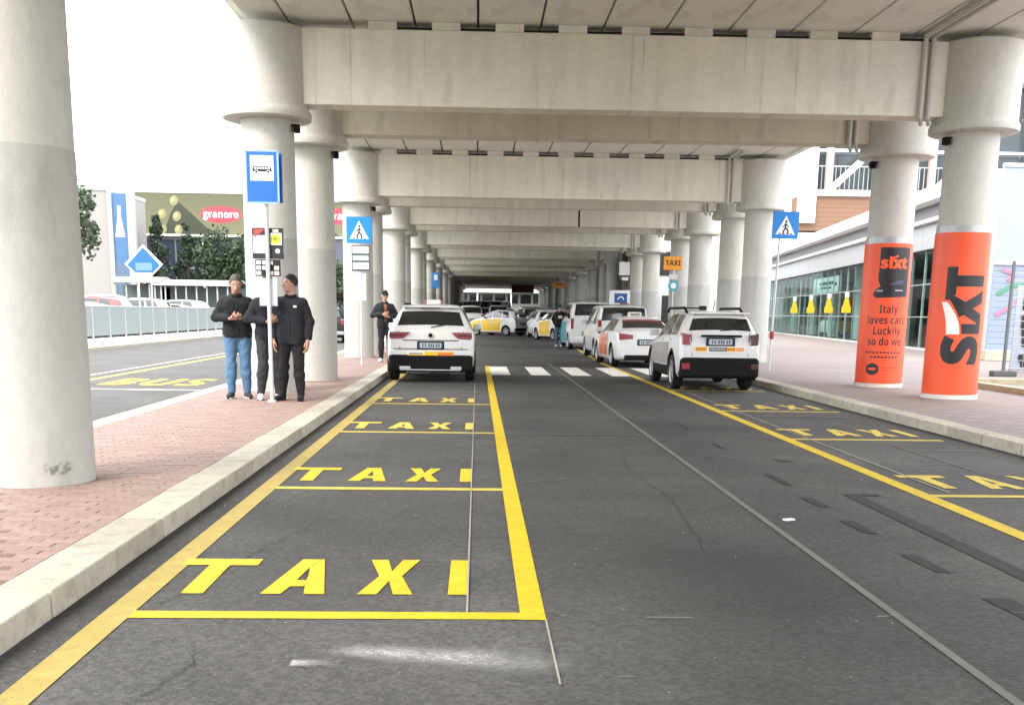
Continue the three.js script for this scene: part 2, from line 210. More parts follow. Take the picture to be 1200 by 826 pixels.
{ // cracks, scratches and grit on the asphalt
  const crack = (pts, w) => { const P = []; for (let i = 0; i < pts.length - 1; i++) { const [x0, z0] = pts[i], [x1, z1] = pts[i + 1], n = 9; for (let k = 0; k < n; k++) { const a = k / n, b = (k + 1) / n, j = q => (hash(Math.round(q * 997), i, 3) - 0.5) * 0.05; P.push([lerp(x0, x1, a) + j(a), lerp(z0, z1, a) + j(a + 3)]); } } const L = P.map(([x, z], i) => [x + w * (0.4 + hash(i, 1, 9)), z]), R = P.slice().reverse().map(([x, z], i) => [x - w * (0.2 + hash(i, 2, 9)), z]); return flat([...L, ...R], 0.005); };
  marking('asphalt_crack', [crack([[-1.3, -4.2], [-1.22, -4.6], [-1.28, -4.9]], 0.0035), crack([[-1.62, -5.6], [-1.5, -6.2], [-1.38, -6.9], [-1.2, -7.6], [-1.12, -8.1]], 0.003), crack([[-0.95, -6.7], [-0.98, -6.3], [-0.93, -5.9]], 0.003), crack([[1.5, -7], [1.62, -9], [1.5, -11], [1.7, -13]], 0.003)], M.bitumen, 'thin dark cracks wandering over the asphalt of the taxi bays');
  const sc = []; for (let i = 0; i < 34; i++) { const x = rr(-1.6, 5.8), z = -4.2 - 12 * Math.pow(rnd(), 1.4), l = rr(0.03, 0.22), a = rr(-0.25, 0.25), w = rr(0.003, 0.009); sc.push(flat([[x, z], [x + l, z + a * l], [x + l * 0.9, z + a * l + w], [x + 0.02, z + w]], 0.0055)); }
  marking('scratches', sc, std([0.27, 0.265, 0.25], 0.9), 'short pale scratches scattered over the taxi road').userData.kind = 'stuff';
  const im = new THREE.InstancedMesh(new THREE.IcosahedronGeometry(0.0042, 0), std([0.24, 0.235, 0.22], 0.9), 320), m4 = new THREE.Matrix4(); im.name = 'grit'; for (let i = 0; i < 320; i++) { const x = rnd() < 0.35 ? -2.05 + 0.3 * rnd() : rr(-1.7, 6), z = -3.9 - 14 * Math.pow(rnd(), 1.6), s = rr(0.4, 1.5); im.setMatrixAt(i, m4.compose(new THREE.Vector3(x, 0.004, z), new THREE.Quaternion(), new THREE.Vector3(s, s * 0.7, s * rr(0.7, 1.4)))); } im.castShadow = im.receiveShadow = true; scene.add(im); tag(im, 'fine pale grit lying loose on the taxi road', 'grit', null, 'stuff');
}

// ---------------------------------------------------------------- the viaduct: columns, crossbeams, deck
const SOF = 4.78, BT = 5.95, DK = 6.08;
const bents = [ // [z, x left, x right]
  [2.7, -3.55, 8.35], [-8.97, -3.53, 8.35], [-19.53, -3.5, 8.36], [-22.63, -3.24, 8.2], [-34.05, -3.55, 8.38], [-37.15, -3.5, 8.32], [-44.6, -3.25, 8.72], [-47.7, -3.22, 8.5],
  [-57.7, -3.2, 8.8], [-60.8, -3.15, 8.6], [-70.4, -3.12, 8.4], [-73.5, -3.1, 8.3], [-80.9, -3.0, 8.5], [-84, -3, 8.5], [-92, -2.93, 8.6], [-95.1, -2.9, 8.6], [-105, -2.85, 8.7], [-108, -2.8, 8.7], [-119, -2.7, 8.8], [-122, -2.7, 8.8], [-133, -2.6, 8.9], [-136, -2.6, 8.9], [-148, -2.5, 9], [-161, -2.4, 9.1]];
const R0 = 0.435, RC = 0.69, RR = 0.725;
const latheCap = (() => { const pts = [[R0 - 0.02, 4.55], [RR - 0.03, 4.55], [RR - 0.005, 4.565], [RR, 4.59], [RR, 4.66], [RR - 0.012, 4.685], [RC + 0.006, 4.715], [RC, 4.73], [RC, 5.93], [RC - 0.03, 5.96], [0, 5.96]].map(p => new THREE.Vector2(...p)); const g = new THREE.LatheGeometry(pts, 40); const uv = g.attributes.uv, p = g.attributes.position; for (let i = 0; i < p.count; i++) uv.setXY(i, uv.getX(i) * 4.3, p.getY(i)); return g.toNonIndexed(); })();
const capGeo = toCreasedNormals(latheCap, 0.6);
function tube(r, y0, y1, seg = 40) { const g = cyl(r, r, y1 - y0, seg).translate(0, (y0 + y1) / 2, 0).toNonIndexed(); const uv = g.attributes.uv, p = g.attributes.position, n = g.attributes.normal; for (let i = 0; i < p.count; i++) uv.setXY(i, uv.getX(i) * 2.7, p.getY(i)); return g; }
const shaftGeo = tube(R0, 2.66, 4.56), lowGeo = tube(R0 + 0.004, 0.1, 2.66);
const ord = ['nearest', 'second', 'third', 'fourth', 'fifth', 'sixth', 'seventh', 'eighth', 'ninth', 'tenth', 'eleventh', 'twelfth', 'thirteenth', 'fourteenth', 'fifteenth', 'sixteenth', 'seventeenth', 'eighteenth', 'nineteenth', 'twentieth', 'twenty-first', 'twenty-second', 'twenty-third', 'twenty-fourth', 'twenty-fifth', 'twenty-sixth', 'twenty-seventh', 'twenty-eighth'];
let colProto = null;
function column(x, z, label, group) {
  let g;
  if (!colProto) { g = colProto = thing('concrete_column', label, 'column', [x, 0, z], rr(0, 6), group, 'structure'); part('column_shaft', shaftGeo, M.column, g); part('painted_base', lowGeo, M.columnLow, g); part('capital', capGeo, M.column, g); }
  else { g = colProto.clone(); g.name = numbered('concrete_column'); g.position.set(x, 0, z); g.rotation.y = rr(0, 6); scene.add(g); tag(g, label, 'column', group, 'structure'); }
  return g;
}
const beamLabels = {};
bents.forEach(([z, xl, xr], i) => {
  const k = i - 1, far = z < -38;
  column(xl, z, k < 0 ? 'round pale concrete column behind the camera on the left pavement' : k === 0 ? 'huge round column filling the left edge on the pink pavement' : k === 1 ? 'round column behind the bus stop pole and the waiting men' : k === 2 ? 'round column just right of the man in the dark suit' : k === 3 ? 'round column behind the crossing sign on the left pavement' : `round concrete column on the left pavement, ${ord[k]} of the left row`, 'columns on the left pavement');
  column(xr, z, k < 0 ? 'round pale concrete column behind the camera on the right pavement' : k === 0 ? 'round concrete column out of view on the right pavement' : k === 1 ? 'round column wrapped in orange with tall black lettering' : k === 2 ? 'round column wrapped in orange with a car poster' : k === 3 ? 'white round column left of the right crossing sign' : `round concrete column on the right pavement, ${ord[k]} of the right row`, 'columns on the right pavement');
  const b = thing('crossbeam', k < 0 ? 'concrete crossbeam of the viaduct behind the camera' : k === 0 ? 'concrete crossbeam above the nearest column pair, over the frame' : k === 1 ? 'large pale concrete crossbeam across the top of the view' : `concrete crossbeam under the deck, ${ord[k - 1]} one counted from the front`, 'beam', [0, 0, z], 0, 'crossbeams of the viaduct', 'structure');
  const x0 = xl + RC - 0.06, x1 = xr - RC + 0.06, g = rbox(x1 - x0, BT - SOF, 0.5, 0.02, (x0 + x1) / 2, (BT + SOF) / 2, 0); { const uv = g.attributes.uv, o = i * 1.37; for (let q = 0; q < uv.count; q++) uv.setX(q, uv.getX(q) + o); }
  part('beam_body', g, k === 2 ? M.beamStained : M.beam, b);
  if (k === 5) part('expansion_gap', rbox(0.07, BT - SOF + 0.01, 0.03, 0.006, 3.9, (BT + SOF) / 2, 0.245), M.gapDark, b);
  const n0 = 12; for (let q = 0; q < n0; q++) { const cx = -2.595 + 1.03 * q; if (cx > x0 + 0.3 && cx < x1 - 0.2) { part('bearing_block', rbox(0.46, DK - BT + 0.01, 0.44, 0.006, cx, (BT + DK) / 2 - 0.006, -0.01), M.beam, b); if (!far) part('notch_darkening', box(0.56, 0.055, 0.3, cx + 0.515, BT + 0.0285, 0), M.gapDark, b); } }  // dark filler in each notch paints the shaded gap between the blocks
  if (k >= 0 && z > -75) for (const s of [0, 1]) { const px = xr - RC - 0.34 + 0.13 * s - 0.02; part('drain_pipe', [rod([px, SOF - 0.05, 0.3], [px, DK - 0.04, 0.3], 0.04, 12), rod([px, DK - 0.07, 0.3], [px, DK - 0.07, k === 1 ? 5 : 1.5], 0.04, 12), rod([px, SOF - 0.03, 0.3], [px + 0.1, SOF - 0.1, 0.1], 0.035, 10)], M.column, b); }
});
{ // deck of long precast planks, one set per span
  const dk = thing('viaduct_deck', 'concrete plank deck of the viaduct with dark grooves, above the beams', 'bridge deck', [0, 0, 0], 0, null, 'structure');
  const cuts = [3.4, -7.4, -21.08, -35.6, -46.15, -59.25, -71.95, -82.45, -93.55, -106.5, -120.5, -134.5, -164];
  for (let s = 0; s < cuts.length - 1; s++) {
    const z0 = cuts[s + 1] + 0.02, z1 = cuts[s] - 0.02, xs = [-3.78]; for (let q = 0; q <= 11; q++) xs.push(-3.11 + 1.03 * q); xs.push(8.85); if (s > 4) xs.push(9.4);
    for (let q = 0; q < xs.length - 1; q++) { const g = rbox(xs[q + 1] - xs[q] - 0.035, 0.3, z1 - z0, 0.02, (xs[q] + xs[q + 1]) / 2, DK + 0.15, (z0 + z1) / 2); const uv = g.attributes.uv, o = rr(0, 9); for (let e = 0; e < uv.count; e++) uv.setX(e, uv.getX(e) + o); part('deck_plank', g, M.deck, dk); }
  }
  part('road_slab', span(-3.95, 9.5, DK + 0.31, DK + 0.6, -164, 3.4), M.deck, dk);
  part('edge_parapet', rbox(0.2, 1.1, 167, 0.03, -3.97, DK + 0.75, -80), M.beam, dk);
  part('edge_parapet', rbox(0.2, 1.1, 167, 0.03, 9.55, DK + 0.75, -80), M.beam, dk);
}
{ // grimy scuff on the foot of the huge left column
  const g = new THREE.CylinderGeometry(0.4425, 0.4425, 0.13, 24, 1, true, 0.42, 0.6).translate(0, 0.27, 0), m = new THREE.MeshStandardMaterial({ color: lin(0.17, 0.165, 0.155), roughness: 0.9, transparent: true, map: dtex(256, 96, 1, (u, v) => { const e = sstep(0, 0.25, u) * sstep(0, 0.2, 1 - u) * sstep(0, 0.3, v) * sstep(0, 0.4, 1 - v); return [1, 1, 1, e * sstep(0.35, 0.62, fbm(u, v, 9, 5, 6, 201)) * 0.5]; }) });
  const c0 = scene.children.find(o => o.name.startsWith('concrete_column') && Math.abs(o.position.z + 8.97) < 0.01 && o.position.x < 0); const s = part('scuff_mark', g, m, c0); s.rotation.y = -c0.rotation.y;
}
{ // the two orange advertising wraps
  const W = 1024, H = 1040, mat = draw => std([1, 1, 1], 0.42, { map: ctex(W, H, draw) });
  const orange = '#f0562a', ink = '#15161c';
  const sixt = (c, size) => { c.font = `bold ${size}px sans-serif`; c.textAlign = 'center'; c.textBaseline = 'alphabetic'; c.lineWidth = size * 0.09; c.lineJoin = 'miter'; };
  function wrap(x, z, label, draw, sx) {
    const th = Math.atan2(-x, -z), r = 0.462, o = thing('advertising_wrap', label, 'advertisement', [x, 0.131, z], 0, 'orange advertising wraps on columns');
    const g = new THREE.CylinderGeometry(r, r, 2.72, 64, 1, true, th - Math.PI + sx, Math.PI * 2).translate(0, 1.44, 0);
    part('printed_wrap', g, mat(draw), o);
    part('metal_ring', new THREE.CylinderGeometry(r - 0.012, r - 0.012, 0.12, 64, 1, true).translate(0, 2.86, 0), M.steel, o);
    part('base_ring', new THREE.CylinderGeometry(r + 0.012, r + 0.012, 0.075, 64, 1, false).translate(0, 0.0375, 0), std([0.72, 0.68, 0.6], 0.7), o);
  }
  wrap(8.36, -19.53, 'orange column wrap with huge black vertical lettering and white swoosh', (c, w, h) => {
    c.fillStyle = orange; c.fillRect(0, 0, w, h); c.save(); c.translate(w / 2 + 32, 532); c.rotate(-Math.PI / 2 + 0.0);
    // letters S I X T as heavy slabs, reading upwards
    c.fillStyle = ink; c.textAlign = 'left'; c.textBaseline = 'alphabetic'; c.lineJoin = 'miter'; c.strokeStyle = ink;
    const L = (ch, x0, wd) => { c.save(); c.font = 'bold 300px sans-serif'; const w0 = c.measureText(ch).width; c.translate(x0, 118); c.scale(wd / w0, 1.0); c.lineWidth = 24; c.fillText(ch, 0, 0); c.strokeText(ch, 0, 0); c.restore(); };
    L('S', -312, 188); c.fillRect(-112, -18, 66, 148); L('X', -42, 190); L('T', 142, 168);
    c.fillStyle = orange; c.beginPath(); c.moveTo(-124, -170); c.lineTo(-124, 4); c.bezierCurveTo(-30, 4, 30, -30, 106, -78); c.lineTo(106, -170); c.fill();
    c.fillStyle = '#f4f1ee'; c.beginPath(); c.moveTo(-114, -84); c.lineTo(-114, -8); c.bezierCurveTo(-40, -6, 30, -40, 92, -92); c.lineTo(92, -128); c.bezierCurveTo(40, -108, -20, -86, -114, -84); c.closePath(); c.fill();
    c.restore();
  }, 0.02);
  wrap(8.2, -22.63, 'orange column wrap with black car poster and advertising slogan', (c, w, h) => {
    c.fillStyle = orange; c.fillRect(0, 0, w, h); const x = w / 2 + 30;
    c.fillStyle = ink; c.beginPath(); c.moveTo(x - 78, 30); c.lineTo(x + 150, 30); c.lineTo(x + 150, 330); c.lineTo(x - 40, 330); c.quadraticCurveTo(x - 92, 300, x - 78, 200); c.fill();
    c.fillStyle = '#ff5a2a'; c.textAlign = 'center'; c.textBaseline = 'alphabetic'; c.font = 'bold 108px sans-serif'; c.save(); c.translate(x + 24, 180); c.scale(1.02, 1); c.strokeStyle = '#ff5a2a'; c.lineWidth = 8; c.fillText('sixt', 0, 0); c.strokeText('sixt', 0, 0); c.restore(); c.beginPath(); c.moveTo(x - 10, 112); c.lineTo(x + 44, 84); c.lineTo(x + 48, 98); c.lineTo(x - 4, 124); c.fill();
    // printed dark car
    c.fillStyle = '#0b0d16'; c.beginPath(); c.moveTo(x - 110, 380); c.quadraticCurveTo(x - 100, 320, x - 20, 300); c.quadraticCurveTo(x + 40, 245, x + 110, 262); c.lineTo(x + 150, 300); c.lineTo(x + 150, 390); c.lineTo(x - 90, 400); c.fill();
    c.fillStyle = '#39415e'; c.beginPath(); c.moveTo(x - 10, 304); c.quadraticCurveTo(x + 45, 262, x + 100, 270); c.lineTo(x + 96, 300); c.fill(); c.fillStyle = '#aab3cc'; c.fillRect(x - 88, 342, 44, 10); c.fillRect(x + 40, 340, 60, 8);
    c.fillStyle = ink; c.font = 'bold 76px sans-serif'; [['Italy', 512], ['loves cars.', 592], ['Luckily', 672], ['so do we.', 752]].forEach(([t, y]) => { c.save(); c.translate(x + 8, y); c.scale(0.78, 1.06); c.fillText(t, 0, 0); c.restore(); });
    c.font = 'bold 20px sans-serif'; for (const [y, n] of [[800, 11], [834, 8]]) for (let i = 0; i < n; i++) c.fillRect(x - n * 12 + i * 25, y, 17, 13);
    c.beginPath(); c.arc(x - 76, 932, 44, 0, 7); c.fill(); c.fillRect(x - 120, 906, 88, 52); c.fillStyle = orange; c.fillRect(x - 102, 922, 52, 18); c.fillStyle = '#d83c10'; c.fillRect(x - 14, 916, 110, 8); c.fillRect(x - 14, 934, 90, 8);
  }, -0.02);
}

// ---------------------------------------------------------------- vehicles: a lofted shell with wheel wells cut out, then glass, lamps, trim
const chaikin = pts => { const o = [pts[0]]; for (let i = 0; i < pts.length - 1; i++) { const a = pts[i], b = pts[i + 1]; o.push(a.map((x, k) => lerp(x, b[k], 0.25)), a.map((x, k) => lerp(x, b[k], 0.75))); } o.push(pts[pts.length - 1]); return o; };
// stations: [z/L from front -0.5 to rear 0.5, underside y, belt y, top y, half-width factor, roof half-width factor]
const BODY = {
  suv: [[-0.5, 0.36, 0.6, 0.63, 0.7, 0.9], [-0.488, 0.28, 0.72, 0.76, 0.84, 0.9], [-0.45, 0.22, 0.84, 0.9, 0.94, 0.9], [-0.36, 0.22, 0.93, 0.99, 0.99, 0.9], [-0.235, 0.22, 1.0, 1.06, 1, 0.86], [-0.09, 0.22, 1.05, 1.53, 1, 0.68], [0, 0.22, 1.06, 1.63, 1, 0.665], [0.18, 0.22, 1.08, 1.65, 1, 0.655], [0.35, 0.24, 1.1, 1.62, 0.99, 0.65], [0.44, 0.26, 1.12, 1.575, 0.975, 0.645], [0.452, 0.27, 1.12, 1.52, 0.97, 0.655], [0.477, 0.29, 1.1, 1.16, 0.965, 0.8], [0.487, 0.3, 1.0, 1.06, 0.955, 0.88], [0.496, 0.33, 0.92, 0.98, 0.93, 0.93], [0.5, 0.36, 0.84, 0.88, 0.9, 0.95]],
  hatch: [[-0.5, 0.34, 0.56, 0.58, 0.7, 0.9], [-0.485, 0.24, 0.66, 0.7, 0.86, 0.9], [-0.44, 0.18, 0.78, 0.83, 0.95, 0.9], [-0.33, 0.18, 0.88, 0.93, 1, 0.88], [-0.24, 0.18, 0.93, 0.98, 1, 0.84], [-0.06, 0.18, 0.97, 1.4, 1, 0.68], [0.05, 0.18, 0.98, 1.47, 1, 0.66], [0.2, 0.18, 1.0, 1.47, 1, 0.65], [0.36, 0.2, 1.02, 1.42, 0.98, 0.64], [0.425, 0.22, 1.03, 1.36, 0.97, 0.63], [0.47, 0.24, 1.0, 1.06, 0.95, 0.78], [0.485, 0.26, 0.92, 0.97, 0.94, 0.88], [0.497, 0.3, 0.82, 0.86, 0.91, 0.93], [0.5, 0.33, 0.76, 0.8, 0.88, 0.95]],
  sedan: [[-0.5, 0.34, 0.56, 0.58, 0.7, 0.9], [-0.485, 0.22, 0.66, 0.7, 0.86, 0.9], [-0.44, 0.17, 0.77, 0.81, 0.95, 0.9], [-0.3, 0.17, 0.88, 0.92, 1, 0.88], [-0.2, 0.17, 0.92, 0.97, 1, 0.84], [-0.03, 0.17, 0.95, 1.38, 1, 0.67], [0.06, 0.17, 0.96, 1.44, 1, 0.65], [0.2, 0.17, 0.98, 1.41, 1, 0.65], [0.29, 0.18, 1.0, 1.34, 0.99, 0.65], [0.42, 0.2, 1.02, 1.07, 0.97, 0.8], [0.475, 0.22, 0.98, 1.03, 0.95, 0.85], [0.492, 0.25, 0.9, 0.95, 0.93, 0.9], [0.5, 0.3, 0.8, 0.84, 0.89, 0.94]],
  van: [[-0.5, 0.36, 0.7, 0.74, 0.72, 0.9], [-0.488, 0.26, 0.86, 0.92, 0.86, 0.9], [-0.45, 0.2, 1.0, 1.07, 0.95, 0.88], [-0.37, 0.2, 1.1, 1.18, 0.99, 0.86], [-0.2, 0.2, 1.16, 1.8, 1, 0.78], [-0.12, 0.2, 1.17, 1.9, 1, 0.79], [0.1, 0.2, 1.18, 1.93, 1, 0.8], [0.38, 0.22, 1.18, 1.92, 1, 0.8], [0.478, 0.24, 1.18, 1.87, 0.99, 0.79], [0.487, 0.25, 1.17, 1.79, 0.985, 0.8], [0.494, 0.26, 1.1, 1.2, 0.975, 0.9], [0.498, 0.28, 1.04, 1.12, 0.96, 0.94], [0.5, 0.3, 0.98, 1.04, 0.94, 0.96]],
};
const E0 = new Evaluator(); E0.attributes = ['position', 'normal'];
M.wheelWell = std([0.005, 0.005, 0.005], 0.95); M.tyre = std([0.008, 0.008, 0.0085], 0.85); M.alloy = std([0.5, 0.51, 0.53], 0.35, { metalness: 0.7 }); M.plastic = new THREE.MeshPhysicalMaterial({ color: lin(0.008, 0.0082, 0.009), roughness: 0.75, specularIntensity: 0.35 });
M.lampRed = new THREE.MeshPhysicalMaterial({ color: lin(0.27, 0.015, 0.028), roughness: 0.15, clearcoat: 1 }); M.lampDark = new THREE.MeshPhysicalMaterial({ color: lin(0.05, 0.004, 0.008), roughness: 0.15, clearcoat: 1 }); M.lampClear = new THREE.MeshPhysicalMaterial({ color: lin(0.7, 0.7, 0.72), roughness: 0.1, clearcoat: 1 });
M.plate = std([0.62, 0.66, 0.7], 0.5, { map: ctex(256, 56, (c, w, h) => { c.fillStyle = '#e4e8ea'; c.fillRect(0, 0, w, h); c.fillStyle = '#46649c'; c.fillRect(0, 0, 16, h); c.fillRect(w - 16, 0, 16, h); c.fillStyle = '#3c4148'; for (const x of [38, 66, 104, 128, 152, 184, 208]) { c.fillRect(x, 10, 16, 36); c.fillStyle = '#e4e8ea'; c.fillRect(x + 5, 16 + (x % 5) * 2, 6, 8); c.fillStyle = '#3c4148'; } }) });
M.glassTint = new THREE.MeshPhysicalMaterial({ color: lin(0.012, 0.015, 0.016), roughness: 0.04, clearcoat: 1, clearcoatRoughness: 0.02 });
M.carWhite = paintMat([0.72, 0.73, 0.73]); M.carBlack = paintMat([0.012, 0.012, 0.014]); M.carGrey = paintMat([0.16, 0.17, 0.18]); M.carSilver = paintMat([0.45, 0.46, 0.48]); M.carRed = paintMat([0.5, 0.02, 0.02]); M.carYellow = paintMat([0.82, 0.5, 0.02]); M.carOrange = paintMat([0.72, 0.17, 0.06]); M.carTeal = paintMat([0.1, 0.5, 0.52]); M.greyish = paintMat([0.33, 0.31, 0.29], { roughness: 0.6, clearcoat: 0.2 });
const wheelCache = {};
function wheelGeo(r, w) {
  const key = r + '/' + w; if (wheelCache[key]) return wheelCache[key];
  const tp = [[r * 0.62, -w / 2 + 0.01], [r * 0.9, -w / 2], [r * 0.975, -w / 2 + 0.025], [r, -w / 4], [r, w / 4], [r * 0.975, w / 2 - 0.025], [r * 0.9, w / 2], [r * 0.62, w / 2 - 0.01]].map(p => new THREE.Vector2(...p));
  const tyre = new THREE.LatheGeometry(tp, 36).rotateZ(-Math.PI / 2);
  const rp = [[0.001, w / 2 - 0.07], [r * 0.56, w / 2 - 0.09], [r * 0.6, w / 2 - 0.02], [r * 0.66, w / 2 - 0.008]].map(p => new THREE.Vector2(...p));
  const parts = [new THREE.LatheGeometry([[r * 0.58, -w / 2 + 0.02], [r * 0.58, w / 2 - 0.03], [r * 0.6, w / 2 - 0.012], [r * 0.655, w / 2 - 0.006]].map(p => new THREE.Vector2(...p)), 36).rotateZ(-Math.PI / 2)];
  for (let i = 0; i < 5; i++) { const a = i * Math.PI * 0.4; for (const d of [-0.13, 0.13]) parts.push(new RoundedBoxGeometry(0.03, r * 0.58, r * 0.11, 1, 0.006).translate(w / 2 - 0.035, r * 0.31, 0).rotateX(a + d)); }
  parts.push(cyl(r * 0.14, r * 0.14, 0.05, 20).rotateZ(Math.PI / 2).translate(w / 2 - 0.04, 0, 0));
  return wheelCache[key] = { tyre, rim: merge(parts), back: cyl(r * 0.58, r * 0.58, 0.02, 28).rotateZ(Math.PI / 2).translate(w / 2 - 0.11, 0, 0) };
}
function makeCar(name, label, category, group, o, pos, turn) {
  const t = thing(name, label, category, pos, turn, group), { L, W, kind, wr = 0.335, wb = L * 0.6, paint = M.carWhite, kH = 1, far = false } = o;
  let st = BODY[kind].map(s => [s[0] * L, s[1], s[2] * kH, s[3] * kH, s[4] * W / 2, s[5]]); st = chaikin(chaikin(st));
  const at = z => { let i = 0; while (i < st.length - 2 && st[i + 1][0] < z) i++; const a = st[i], b = st[i + 1], k = clamp((z - a[0]) / (b[0] - a[0] || 1), 0, 1); return a.map((x, q) => lerp(x, b[q], k)); };
  // half section from the bottom centre, round the flank, to the roof centre
  const section = s => { const [, yb, ys, yr, w, f] = s, r = w * f, h = yr - ys, m = lerp(yb, ys, 0.5), p = [[0, yb], [w * 0.8, yb], [w * 0.93, yb + 0.02], [w * 0.975, yb + 0.1], [w * 0.995, lerp(yb, ys, 0.36)], [w, lerp(yb, ys, 0.55)], [w * 0.99, lerp(yb, ys, 0.75)], [w * 0.985, lerp(yb, ys, 0.86)], [w * 0.965, ys - 0.03], [w * 0.94, ys]]; const b = w * 0.935; for (const k of [0.2, 0.45, 0.7, 0.86]) p.push([lerp(b, r, k) + 0.02 * Math.sin(k * Math.PI) * Math.min(1, h / 0.3), ys + h * k]); p.push([lerp(b, r, 0.97) - 0.01, ys + h * 0.95], [r * 0.94, ys + h * 0.99], [r * 0.7, yr + 0.012], [r * 0.35, yr + 0.022], [0, yr + 0.025]); return p; };
  { const rings = st.map(section), n = rings[0].length, P = [], idx = [], full = 2 * n - 2;
    rings.forEach((h, i) => { const z = st[i][0]; for (let k = 0; k < n; k++) P.push(h[k][0], h[k][1], z); for (let k = n - 2; k > 0; k--) P.push(-h[k][0], h[k][1], z); });
    for (let i = 0; i < rings.length - 1; i++) for (let k = 0; k < full; k++) { const a = i * full + k, b = i * full + (k + 1) % full, c = a + full, d = b + full; idx.push(a, b, c, b, d, c); }
    for (const [i, flip] of [[0, true], [rings.length - 1, false]]) { const c = P.length / 3; P.push(0, (st[i][1] + st[i][3]) / 2, st[i][0]); for (let k = 0; k < full; k++) { const a = i * full + k, b = i * full + (k + 1) % full; flip ? idx.push(c, b, a) : idx.push(c, a, b); } }
    let g = new THREE.BufferGeometry(); g.setAttribute('position', new THREE.Float32BufferAttribute(P, 3)); g.setIndex(idx); g.computeVertexNormals();
    let mesh;
    if (!far) {
      let br = new Brush(g, paint); br.updateMatrixWorld();
      for (const z of [-wb / 2 + (o.wo || 0), wb / 2 + (o.wo || 0)]) for (const s of [-1, 1]) { const c = new Brush(cyl(wr + 0.055, wr + 0.055, 0.5, 32).rotateZ(Math.PI / 2).translate(s * (W / 2 - 0.06), wr + 0.015, z), M.wheelWell); c.updateMatrixWorld(); E0.useGroups = true; br = E0.evaluate(br, c, SUBTRACTION); br.updateMatrixWorld(); }
      const cg = br.geometry, mats = br.material; mesh = new THREE.Mesh(cg, mats);
      // creased normals per group are kept by the evaluator
    } else mesh = new THREE.Mesh(toCreasedNormals(g.toNonIndexed(), 0.7), paint);
    mesh.name = 'body'; mesh.castShadow = mesh.receiveShadow = true; t.add(mesh);
  }
  const side = (z, v, s, off = 0) => { const [, , ys, yr, w, f] = at(z), b = w * 0.935, r = w * f, h = yr - ys, x = lerp(b, r, v) + 0.02 * Math.sin(v * Math.PI) * Math.min(1, h / 0.3) + off; return [s * x, ys + h * v + off * 0.3, z]; };
  const low = (z, v, s, off = 0) => { const sec = section(at(z)).slice(1, 10), q = v * 8, i = Math.min(7, Math.floor(q)), a = sec[i], b = sec[i + 1]; return [s * (lerp(a[0], b[0], q - i) + off), lerp(a[1], b[1], q - i), z]; };
  const grid = (f, nu, nv) => { const P = [], idx = []; for (let j = 0; j <= nv; j++) for (let i = 0; i <= nu; i++) P.push(...f(i / nu, j / nv)); for (let j = 0; j < nv; j++) for (let i = 0; i < nu; i++) { const a = j * (nu + 1) + i, b = a + 1, c = a + nu + 1, d = c + 1; idx.push(a, b, d, a, d, c); } const g = new THREE.BufferGeometry(); g.setAttribute('position', new THREE.Float32BufferAttribute(P, 3)); g.setAttribute('uv', new THREE.Float32BufferAttribute(P.flatMap((_, k) => k % 3 ? [] : [((k / 3) % (nu + 1)) / nu, Math.floor(k / 3 / (nu + 1)) / nv]), 2)); g.setIndex(idx); g.computeVertexNormals(); return g; };
  const slab = (f, nu, nv, nrm) => { const a = grid((u, v) => f(u, v, 0.007), nu, nv), b = grid((u, v) => f(1 - u, v, -0.012), nu, nv); return merge([a, b]); };
  for (const [a0, a1, b0, b1] of o.windows || []) for (const s of [-1, 1]) part('side_window', slab((u, v, e) => side(lerp(lerp(a0, a1, u), lerp(b0, b1, u), v) * L, lerp(0.09, 0.88, v), s, e), 8, 6), M.glassTint, t);
  const topAt = (z, sx, e, d = 0.01) => { const a = at(z), b = at(z + d), r = a[4] * a[5], dz = d, dy = b[3] - a[3], l = Math.hypot(dz, dy); return [sx * r, a[3] + 0.02 * (1 - sx * sx) + e * dz / l * (1), z - e * dy / l]; };
  if (o.windshield) part('windshield', slab((u, v, e) => topAt(lerp(o.windshield[0], o.windshield[1], v) * L, lerp(-0.93, 0.93, u), e), 8, 10), M.glassTint, t);
  if (o.rearGlass) part('rear_window', slab((u, v, e) => { const zz = lerp(o.rearGlass[0], o.rearGlass[1], v) * L, c = o.rearGlass[2] || 0.9; return topAt(zz, lerp(-c, c, u), e, 0.004); }, 10, 14), M.glassTint, t);
  if (o.cladding) { for (const s of [-1, 1]) part('sill_cladding', slab((u, v, e) => low(lerp(-wb / 2 + wr + 0.08, wb / 2 - wr - 0.08, u), lerp(0.02, 0.34, v), s, e + 0.004), 8, 6), M.plastic, t);
    for (const s of [-1, 1]) for (const z of [-wb / 2, wb / 2]) part('wheel_arch', new THREE.TorusGeometry(wr + 0.075, 0.04, 8, 28, Math.PI * 1.08).scale(1, 1, 1.2).rotateY(Math.PI / 2).rotateX(0.12).translate(s * (W / 2 - 0.05), wr + 0.015, z), M.plastic, t); }
  for (const [z0, z1, v0, v1, mat] of o.panels || []) for (const s of o.panelSides || [-1, 1]) part('door_panel', slab((u, v, e) => low(lerp(z0, z1, u) * L, lerp(v0, v1, v), s, e), 8, 6), mat, t);
  const wg = wheelGeo(wr, 0.215);
  for (const z of [-wb / 2 + (o.wo || 0), wb / 2 + (o.wo || 0)]) for (const s of [-1, 1]) { const w = new THREE.Group(); w.name = 'wheel'; w.position.set(s * (W / 2 - 0.125), wr, z); if (s < 0) w.rotation.y = Math.PI; t.add(w); part('tyre', wg.tyre, M.tyre, w); part('rim', wg.rim, M.alloy, w); part('brake_disc', wg.back, M.wheelWell, w); }
